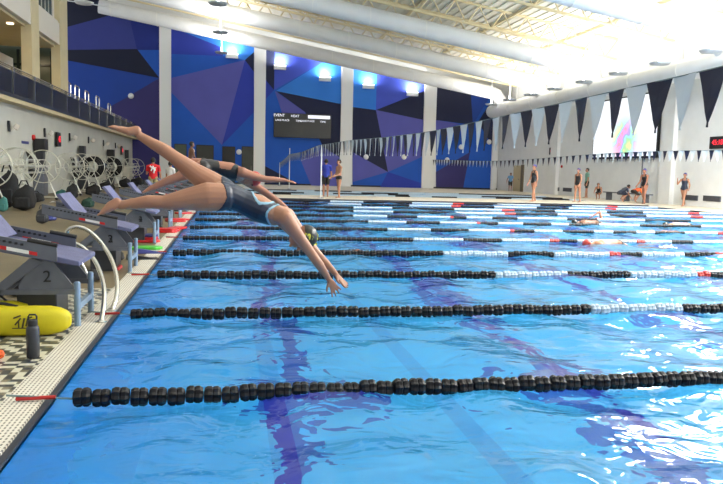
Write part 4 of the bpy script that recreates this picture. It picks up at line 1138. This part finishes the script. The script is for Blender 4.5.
# --- second diver, behind
Y1 = 9.05
def B2(x, y, dy=0.): return at(x, y, Y=Y1 + dy)
root = thing('person', 'second diver in black swimsuit and red cap, partly hidden behind the first', 'person', B2(215, 240))
F = Fig(); sc = 1.0
F.econe('pelvis', B2(203, 168), B2(211, 167.5), (.15, .105), (.135, .1), LAT); F.econe('abdomen', B2(211, 167.5), B2(219, 168), (.13, .095), (.12, .09), LAT)
F.econe('ribs', B2(219, 168), B2(230, 171), (.12, .09), (.14, .11), LAT); F.econe('chest', B2(230, 171), B2(240, 174), (.14, .11), (.13, .09), LAT)
F.econe('shoulder_l', B2(238, 173), B2(243, 172.5, -.16), .085, .066, LAT); F.econe('shoulder_r', B2(238, 175), B2(248, 182, .14), .08, .062, LAT)
F.econe('neck', B2(240, 174.5), B2(249, 177.5), .055, .05, LAT)
F.chain('arm_l', [B2(243, 172.8, -.16), B2(254, 176.5, -.15), B2(266, 179.3, -.13)], [.064, .052, .042], LAT); F.chain('fore_l', [B2(266, 179.3, -.13), B2(274, 179.5, -.11), B2(284.5, 180.3, -.09)], [.042, .038, .025], LAT)
hand(F, B2(285, 180.4, -.09), B2(295, 182.5, -.07) - B2(285, 180.4, -.09), (0, 0, -1), (0, 1, .2), .95, spread=.1, fr=.0095)
F.chain('arm_r', [B2(248, 182, .14), B2(260, 189, .13), B2(272, 197, .12)], [.062, .052, .042], LAT); F.chain('fore_r', [B2(272, 197, .12), B2(279, 202, .11), B2(287, 208.5, .1)], [.042, .038, .025], LAT)
hand(F, B2(287.3, 208.8, .1), B2(295, 214.5, .08) - B2(287, 208.5, .1), (0, 0, -1), (0, -1, .2), .95, spread=.1, fr=.0095)
F.chain('thigh_l', [B2(203, 169, -.09), B2(191, 172, -.1), B2(177, 177.5, -.1)], [(.1, .105), (.088, .09), (.056, .058)], LAT); F.chain('calf_l', [B2(177, 177.5, -.1), B2(167, 181, -.1), B2(153, 187.5, -.1)], [(.056, .057), (.05, .053), (.032, .034)], LAT)
F.econe('foot_l', B2(152, 187.5, -.1), B2(143, 192.5, -.1), (.035, .034), (.04, .014), LAT)
F.chain('thigh_r', [B2(203, 166, .09), B2(193, 165, .1), B2(184, 164, .1)], [(.1, .1), (.085, .088), (.056, .058)], LAT); F.chain('calf_r', [B2(184, 164, .1), B2(172, 156, .1), B2(160, 149.5, .1)], [(.056, .057), (.05, .05), (.032, .034)], LAT)
F.econe('foot_r', B2(160, 149.5, .1), B2(150, 144.5, .1), (.035, .034), (.04, .014), LAT)
hcs = head(F, B2(252.5, 178.8), (1, 0, -.15), (-.1, 0, -1), .95)
p1 = np.array(B2(205, 168)); a1 = unit(B2(240, 174) - B2(205, 168)); a1n = np.array(a1); t1 = np.array(Vector((0, 1, 0)).cross(a1)); t1 = t1 if t1[2] > 0 else -t1; T1 = (B2(240, 174) - B2(205, 168)).length
def suit2(tg, T, P):
    s = (P - p1) @ a1n; u = (P - p1) @ t1; l = P[:, 1] - Y1
    m = np.isin(tg, TOR + ['thigh_l', 'thigh_r', 'shoulder_l', 'shoulder_r']); ho = ((s - .58 * T1) / (.24 * T1)) ** 2 + (l / .17) ** 2 < 1
    return m & (s > -.05 - .15 * np.clip(u, -.1, .12)) & (s < .92 * T1) & ~(ho & (u > .03))
finish(F, root, 'skin_b', [('swimsuit', 'suit_black', .005, suit2)], .0085, 4, hcs, .95, True, ('swim_cap', 'cap_red', .006, lambda hu, hf: hu > .0 + .25 * hf))

# --- standing and walking figures
def stand(lab, x, y, z, H, head_deg, skin='skin_c', outfit='swim', cap=None, armL=(8, 8, 12), armR=(8, 8, 12), legL=(0, 0), legR=(0, 0), lean=0, group=None, female=True, shirt=None, shorts=None, voxel=.011, crouch=0., look=0, hairm='hair'):
    """arm = (forward swing, out from the body, elbow bend); leg = (forward swing, knee bend), all in degrees"""
    h = math.radians(head_deg); f = Vector((math.cos(h), math.sin(h), 0)); l = Vector((-f.y, f.x, 0)); u = Vector((0, 0, 1)); s = H / 1.7
    root = thing('person', lab, 'person', (x, y, z), group=group)
    O = Vector((x, y, z)); F = Fig()
    def legpts(sw, kb, side):
        a = math.radians(sw); k = math.radians(sw - kb)
        d1 = f * math.sin(a) - u * math.cos(a); d2 = f * math.sin(k) - u * math.cos(k); return d1, d2
    low = []
    for (sw, kb), sd in ((legL, 1), (legR, -1)):
        d1, d2 = legpts(sw, kb, sd); low.append((d1 * .41 + d2 * .40).z * s)
    hipz = -min(low) + .07 * s
    hipc = O + u * hipz
    ln = math.radians(lean); tu = unit(u * math.cos(ln) + f * math.sin(ln)); tf = unit(f * math.cos(ln) - u * math.sin(ln))
    hw = .155 if female else .15; shw = .165 if female else .19
    w0 = hipc + tu * .02 * s
    P_ = [w0, hipc + tu * .10 * s, hipc + tu * .2 * s, hipc + tu * .34 * s, hipc + tu * .46 * s]
    R_s = [(hw, .105), (hw * .95, .1), (.12 if female else .14, .088), (.14 if female else .155, .105), (.13 if female else .15, .08)]
    F.chain(['pelvis', 'abdomen', 'ribs', 'chest'], P_, [(a * s, b_ * s) for a, b_ in R_s], l)
    F.econe('neck', P_[4], P_[4] + tu * .11 * s, .05 * s, .047 * s, l)
    hd = P_[4] + tu * .20 * s + tf * .015 * s
    for sd, (sw, ab, eb), nm in ((1, armL, 'l'), (-1, armR, 'r')):
        S_ = P_[4] - tu * .025 * s + l * sd * shw * s
        F.econe('shoulder_' + nm, P_[4] - tu * .02 * s + l * sd * .07 * s, S_, .062 * s, .052 * s, f)
        a = math.radians(sw); bb = math.radians(ab); d1 = unit((tf * math.sin(a) - tu * math.cos(a)) * math.cos(bb) + l * sd * math.sin(bb))
        e = math.radians(sw + eb); d2 = unit((tf * math.sin(e) - tu * math.cos(e)) * math.cos(bb * .4) + l * sd * math.sin(bb * .4) * (1 if eb < 60 else -1.2))
        E_ = S_ + d1 * .29 * s; Wr = E_ + d2 * .235 * s
        F.chain('arm_' + nm, [S_, E_], [.05 * s, .037 * s], f); F.chain('fore_' + nm, [E_, E_ + d2 * .08 * s, Wr], [.037 * s, .037 * s, .024 * s], f)
        hand(F, Wr, d2, -l * sd, f, s, fr=.0095)
    for sd, (sw, kb), nm in ((1, legL, 'l'), (-1, legR, 'r')):
        d1, d2 = legpts(sw, kb, sd); Hp = hipc + l * sd * .085 * s; Kn = Hp + d1 * .41 * s; An = Kn + d2 * .40 * s
        F.chain('thigh_' + nm, [Hp, Hp.lerp(Kn, .4), Kn], [.092 * s, .08 * s, .054 * s], f)
        F.chain('calf_' + nm, [Kn, Kn.lerp(An, .35), An], [.053 * s, .053 * s, .034 * s], f)
        ff = unit(f * math.cos(math.radians(max(0, kb - sw) * .7)) - u * math.sin(math.radians(max(0, kb - sw) * .7)))
        F.econe('foot_' + nm, An - f * .03 * s - u * .03 * s, An + ff * .15 * s - u * .045 * s, (.034 * s, .032 * s), (.042 * s, .018 * s), l)
    lk = math.radians(look); hf = unit(f * math.cos(lk) + l * math.sin(lk))
    hc = head(F, hd, u, hf, s)
    O_ = np.array(O); zz = lambda P: P[:, 2] - O.z
    cl = []
    hz = hipc.z - O.z
    tun = np.array(tu); hcn = np.array(hipc); tfn = np.array(tf); ln_ = np.array(l)
    if outfit == 'swim':
        def fn(tg, T, P):
            t = (P - hcn) @ tun; b_ = (P - hcn) @ tfn; ll = (P - hcn) @ ln_
            return np.isin(tg, TOR + ['thigh_l', 'thigh_r', 'shoulder_l', 'shoulder_r']) & (t > -.06 * s + .7 * np.maximum(np.abs(ll) - .06 * s, 0)) & (t < .40 * s - .0 * s) & ~((b_ < -.02) & (t > .2 * s) & (np.abs(ll) > .035 * s) & (t > .22 * s) & (t < .38 * s)) | (np.isin(tg, ['chest', 'shoulder_l', 'shoulder_r']) & (np.abs(np.abs(ll) - .085 * s) < .02 * s) & (t > .38 * s))
        cl.append(('swimsuit', shirt or 'suit_black', .005, fn))
    elif outfit == 'briefs':
        cl.append(('swim_briefs', shorts, .006, lambda tg, T, P: np.isin(tg, TOR + ['thigh_l', 'thigh_r']) & (((P - hcn) @ tun) > -.07 * s) & (((P - hcn) @ tun) < .08 * s)))
    else:
        cl.append(('shirt', shirt, .016, lambda tg, T, P: (np.isin(tg, TOR + ['shoulder_l', 'shoulder_r']) & (((P - hcn) @ tun) > -.02 * s)) | (np.isin(tg, ['arm_l', 'arm_r']) & (T < .6)) | (np.isin(tg, ['neck']) & (T < .15))))
        cl.append(('shorts', shorts, .014, lambda tg, T, P: (np.isin(tg, TOR) & (((P - hcn) @ tun) < .04 * s)) | (np.isin(tg, ['thigh_l', 'thigh_r']) & (((P - hcn) @ tun) > -.34 * s))))
    hwr = ('swim_cap', cap, .007, cap_line) if cap else ('hair', hairm, .012, hair_line)
    bo = finish(F, root, skin, cl, voxel, 4, hc, s, True, hwr)
    return root, bo, hc
def gp_(px, py, z): return at(px, py, Z=z)
P = gp_(325.5, 197, .1); stand('person in blue shirt and black shorts standing on the walkway, back turned', P.x, P.y, .105, 1.76, 80, 'skin_c', 'dressed', None, (12, 6, 40), (12, 8, 30), (3, 0), (-3, 0), shirt='shirt_blue', shorts='black', female=False, voxel=.012)
P = gp_(338.5, 198, .1); stand('bare chested swimmer in dark briefs standing beside the blue shirt', P.x, P.y, .105, 1.74, 200, 'skin_c', 'briefs', None, (10, 4, 60), (5, 6, 50), (4, 4), (-4, 4), shorts='suit_black', female=False, voxel=.012)
P = gp_(533, 201.5, .1); stand('swimmer in black suit and blue cap on the walkway, leftmost of the four walking', P.x, P.y, .105, 1.80, 190, 'skin_c', 'swim', 'cap_blue', (-8, 6, 18), (12, 6, 12), (8, 4), (-8, 6), voxel=.012)
P = gp_(577, 202, .1); stand('swimmer in black suit and blue cap walking in front of the green shirt', P.x, P.y, .105, 1.68, 205, 'skin_c', 'swim', 'cap_blue', (10, 10, 30), (-10, 8, 10), (-6, 4), (8, 6), voxel=.012)
P = gp_(643.5, 204, .1); stand('swimmer in black suit and blue cap with one arm reaching down and forward', P.x, P.y, .105, 1.76, 200, 'skin_b', 'swim', 'cap_blue', (35, 16, 6), (20, 4, 30), (10, 12), (-8, 10), lean=6, voxel=.012)
P = gp_(683, 206.0, .03); stand('swimmer in dark suit and blue cap striding with hands raised, rightmost of the four walking', P.x, P.y, .02, 1.74, 215, 'skin_c', 'swim', 'cap_blue', (20, 22, 25), (38, 20, 105), (24, 8), (-24, 14), shirt='suit_navy', voxel=.012)
P = gp_(586, 197.9, .03); stand('person in pale green shirt standing on the right deck behind walking swimmer', P.x, P.y, .03, 1.9, 170, 'skin_c', 'dressed', None, (5, 12, 10), (-5, 12, 12), (5, 0), (-5, 0), shirt='shirt_green', shorts='bag_black', female=False, voxel=.014)
P = gp_(510, 191.3, .03); stand('person in sky blue shirt leaning forward by the beige door', P.x, P.y, .03, 1.55, 250, 'skin_c', 'dressed', None, (20, 15, 20), (10, 25, 20), (10, 12), (-10, 10), lean=18, shirt='shirt_sky', shorts='black', voxel=.015)
# on a far starting block, about to dive
stand('dark haired bare backed swimmer standing on a far starting block', -1.45, 26.6, .72, 1.55, 20, 'skin_dark', 'briefs', None, (15, 12, 30), (15, 12, 30), (3, 3), (-3, 3), lean=4, shorts='suit_black', female=False, voxel=.012)
rt, bo, hc = stand('person in red shirt with white print and khaki shorts by the wall reels', -2.75, 26.4, .02, 1.62, 95, 'skin_c', 'dressed', None, (15, 10, 80), (5, 14, 20), (3, 0), (-3, 0), shirt='shirt_red', shorts='khaki', female=False, voxel=.011)
m = MB(); rr = .16
for (x0, z0, x1, z1, w_) in [(-.1, 1.27, .1, 1.12, .03), (-.06, 1.1, .02, 1.28, .025), (.0, 1.2, .12, 1.22, .022), (.03, 1.02, .07, 1.2, .028)]: m.tube([(x0, -rr, z0), (x1, -rr, z1)], w_, 6)
m.build('shirt_print', M['white_print'], bo)
stand('person in white shirt standing just right of the red shirt', -2.25, 27.6, .02, 1.5, 60, 'skin_c', 'dressed', None, (5, 8, 10), (5, 8, 10), (2, 0), (-2, 0), shirt='white_print', shorts='khaki', voxel=.014)
# crouching and sitting figures near the right end of the walkway
P = gp_(619, 201, .1); stand('person in navy crouching at the pool edge near the walkway end', P.x, P.y, .105, 1.6, 0, 'skin_c', 'dressed', None, (60, 10, 20), (70, 10, 20), (95, 130), (80, 120), lean=55, shirt='suit_navy', shorts='suit_navy', voxel=.013)
P = gp_(633, 201.5, .1); stand('person in orange top and black shorts bending over beside the crouching one', P.x, P.y, .105, 1.55, 20, 'skin_c', 'dressed', None, (80, 10, 10), (85, 10, 10), (80, 110), (60, 100), lean=75, shirt='orange', shorts='black', voxel=.013)
P = gp_(598.5, 199, .1); stand('small person with bare skin crouching between green shirt and bench', P.x, P.y, .105, 1.45, 230, 'skin_c', 'swim', None, (40, 15, 60), (40, 15, 60), (100, 130), (95, 125), lean=30, voxel=.013)
# bench at the right deck
P = gp_(629, 200, .03)
t = thing('bench', 'long low grey bench against the right wall behind crouching people', 'bench', (XW - .7, at(606, 193, X=XW - .7).y, .02))
ya, yb = at(606, 193, X=XW - .7).y, at(650, 194, X=XW - .7).y; L_ = yb - ya
MB().box((-.2, 0, .42), (.2, L_, .48)).build('seat', M['block_grey'], t)
for q in (.08, .5, .92): MB().box((-.18, L_ * q - .04, 0), (.18, L_ * q + .04, .42)).build('leg', M['block_grey'], t)

# --- swimmers in the water
def swimmer(lab, px, py, dirx, skin, cap, arm=True, z=-.05, low=0., scale=1., suit='suit_black', armang=50):
    P = at(px, py, Z=.03); root = thing('person', lab, 'person', (P.x, P.y, 0)); O = Vector((P.x, P.y, z - low)); f = Vector((dirx, .06, 0)).normalized(); u = Vector((0, 0, 1)); l = u.cross(f); s = scale; F = Fig()
    hd = O + f * .62 * s + u * .0
    F.chain(['pelvis', 'abdomen', 'ribs', 'chest'], [O - f * .02, O + f * .1 * s, O + f * .2 * s, O + f * .34 * s, O + f * .44 * s], [(.15 * s, .1 * s), (.14 * s, .095 * s), (.13 * s, .09 * s), (.15 * s, .105 * s), (.14 * s, .08 * s)], l)
    F.econe('neck', O + f * .44 * s, hd - f * .08 * s, .052 * s, .05 * s, l)
    hc = head(F, hd, f, -u * .9 + l * .3, s)
    for sd, nm in ((1, 'l'), (-1, 'r')):
        Hp = O + l * sd * .085 * s; Kn = Hp - f * .4 * s - u * (.17 if sd > 0 else .12); An = Kn - f * .38 * s - u * (.06 if sd > 0 else .02)
        F.chain('thigh_' + nm, [Hp, Kn], [.09 * s, .055 * s], l); F.chain('calf_' + nm, [Kn, Kn.lerp(An, .35), An], [.053 * s, .05 * s, .033 * s], l)
        F.econe('foot_' + nm, An, An - f * .17 * s, (.036 * s, .03 * s), (.04 * s, .012 * s), l)
        S_ = O + f * .42 * s + l * sd * .17 * s
        F.econe('shoulder_' + nm, O + f * .42 * s + l * sd * .07 * s, S_, .06 * s, .052 * s, f)
        if arm and sd < 0:
            a = math.radians(armang); E_ = S_ + (f * math.cos(a) * .4 + u * math.sin(a) + l * sd * .3).normalized() * .29 * s; d2 = (f * .9 - u * .55).normalized(); Wr = E_ + d2 * .24 * s
        else: E_ = S_ + (f * .9 - u * .3).normalized() * .28 * s; d2 = (f - u * .5).normalized(); Wr = E_ + d2 * .24 * s
        F.chain('arm_' + nm, [S_, E_], [.05 * s, .037 * s], l); F.chain('fore_' + nm, [E_, Wr], [.037 * s, .024 * s], l); hand(F, Wr, d2, -u, l * sd, s, fr=.0095)
    o0 = np.array(O); fn = np.array(f)
    finish(F, root, skin, [('swimsuit', suit, .005, lambda tg, T, Q: np.isin(tg, TOR + ['thigh_l', 'thigh_r']) & (((Q - o0) @ fn) > -.07) & (((Q - o0) @ fn) < (.12 if suit == 'skin_c' else .0)))], .013, 4, hc, s, False, ('swim_cap', cap, .007, lambda hu, hf: hu > -.02))
swimmer('swimmer gliding face down with tan back and red brown cap', 618, 243, -1, 'skin_c', 'cap_red', arm=False, z=-.01)
swimmer('distant swimmer with one bent arm lifted out of the water', 617, 219, -1, 'skin_b', 'cap_red', z=-.04, armang=70)
swimmer('dark capped distant swimmer left of the lifted arm', 596, 222, -1, 'skin_dark', 'cap_black', z=-.01, arm=False)
swimmer('swimmer with pale cap at the far right of the lanes', 687, 225, -1, 'skin_c', 'cap_black', z=-.0, arm=False)
swimmer('swimmer whose red cap alone shows above the lane rope', 676, 231, -1, 'skin_b', 'cap_red', z=-.06, arm=False)
swimmer('swimmer low in the water with arm reaching ahead beyond the diver', 316, 249, 1, 'skin_b', 'cap_black', z=-.10, armang=15)
#ENDPEOPLE#
# ------------------------------------------------------------------ camera, world, view
cam = bpy.data.cameras.new('camera'); co = bpy.data.objects.new('camera', cam); C.objects.link(co)
cam.sensor_fit = 'HORIZONTAL'; cam.sensor_width = 36; cam.lens = FPX / 723 * 36; cam.clip_end = 300; cam.clip_start = .05
R3 = Matrix((_r, _u, -_f)).transposed(); co.matrix_world = Matrix.Translation(CAM) @ R3.to_4x4()
S = bpy.context.scene; S.camera = co
w = bpy.data.worlds.new('world'); S.world = w; w.use_nodes = True
w.node_tree.nodes['Background'].inputs[0].default_value = (.9, .95, 1, 1); w.node_tree.nodes['Background'].inputs[1].default_value = .75
S.view_settings.view_transform = 'Standard'; S.view_settings.look = 'None'; S.view_settings.gamma = 1; S.view_settings.exposure = .1
try: S.view_settings.use_curve_mapping = False
except Exception: pass
S.cycles.use_denoising = True; S.cycles.max_bounces = 10; S.cycles.diffuse_bounces = 4; S.cycles.sample_clamp_indirect = 6
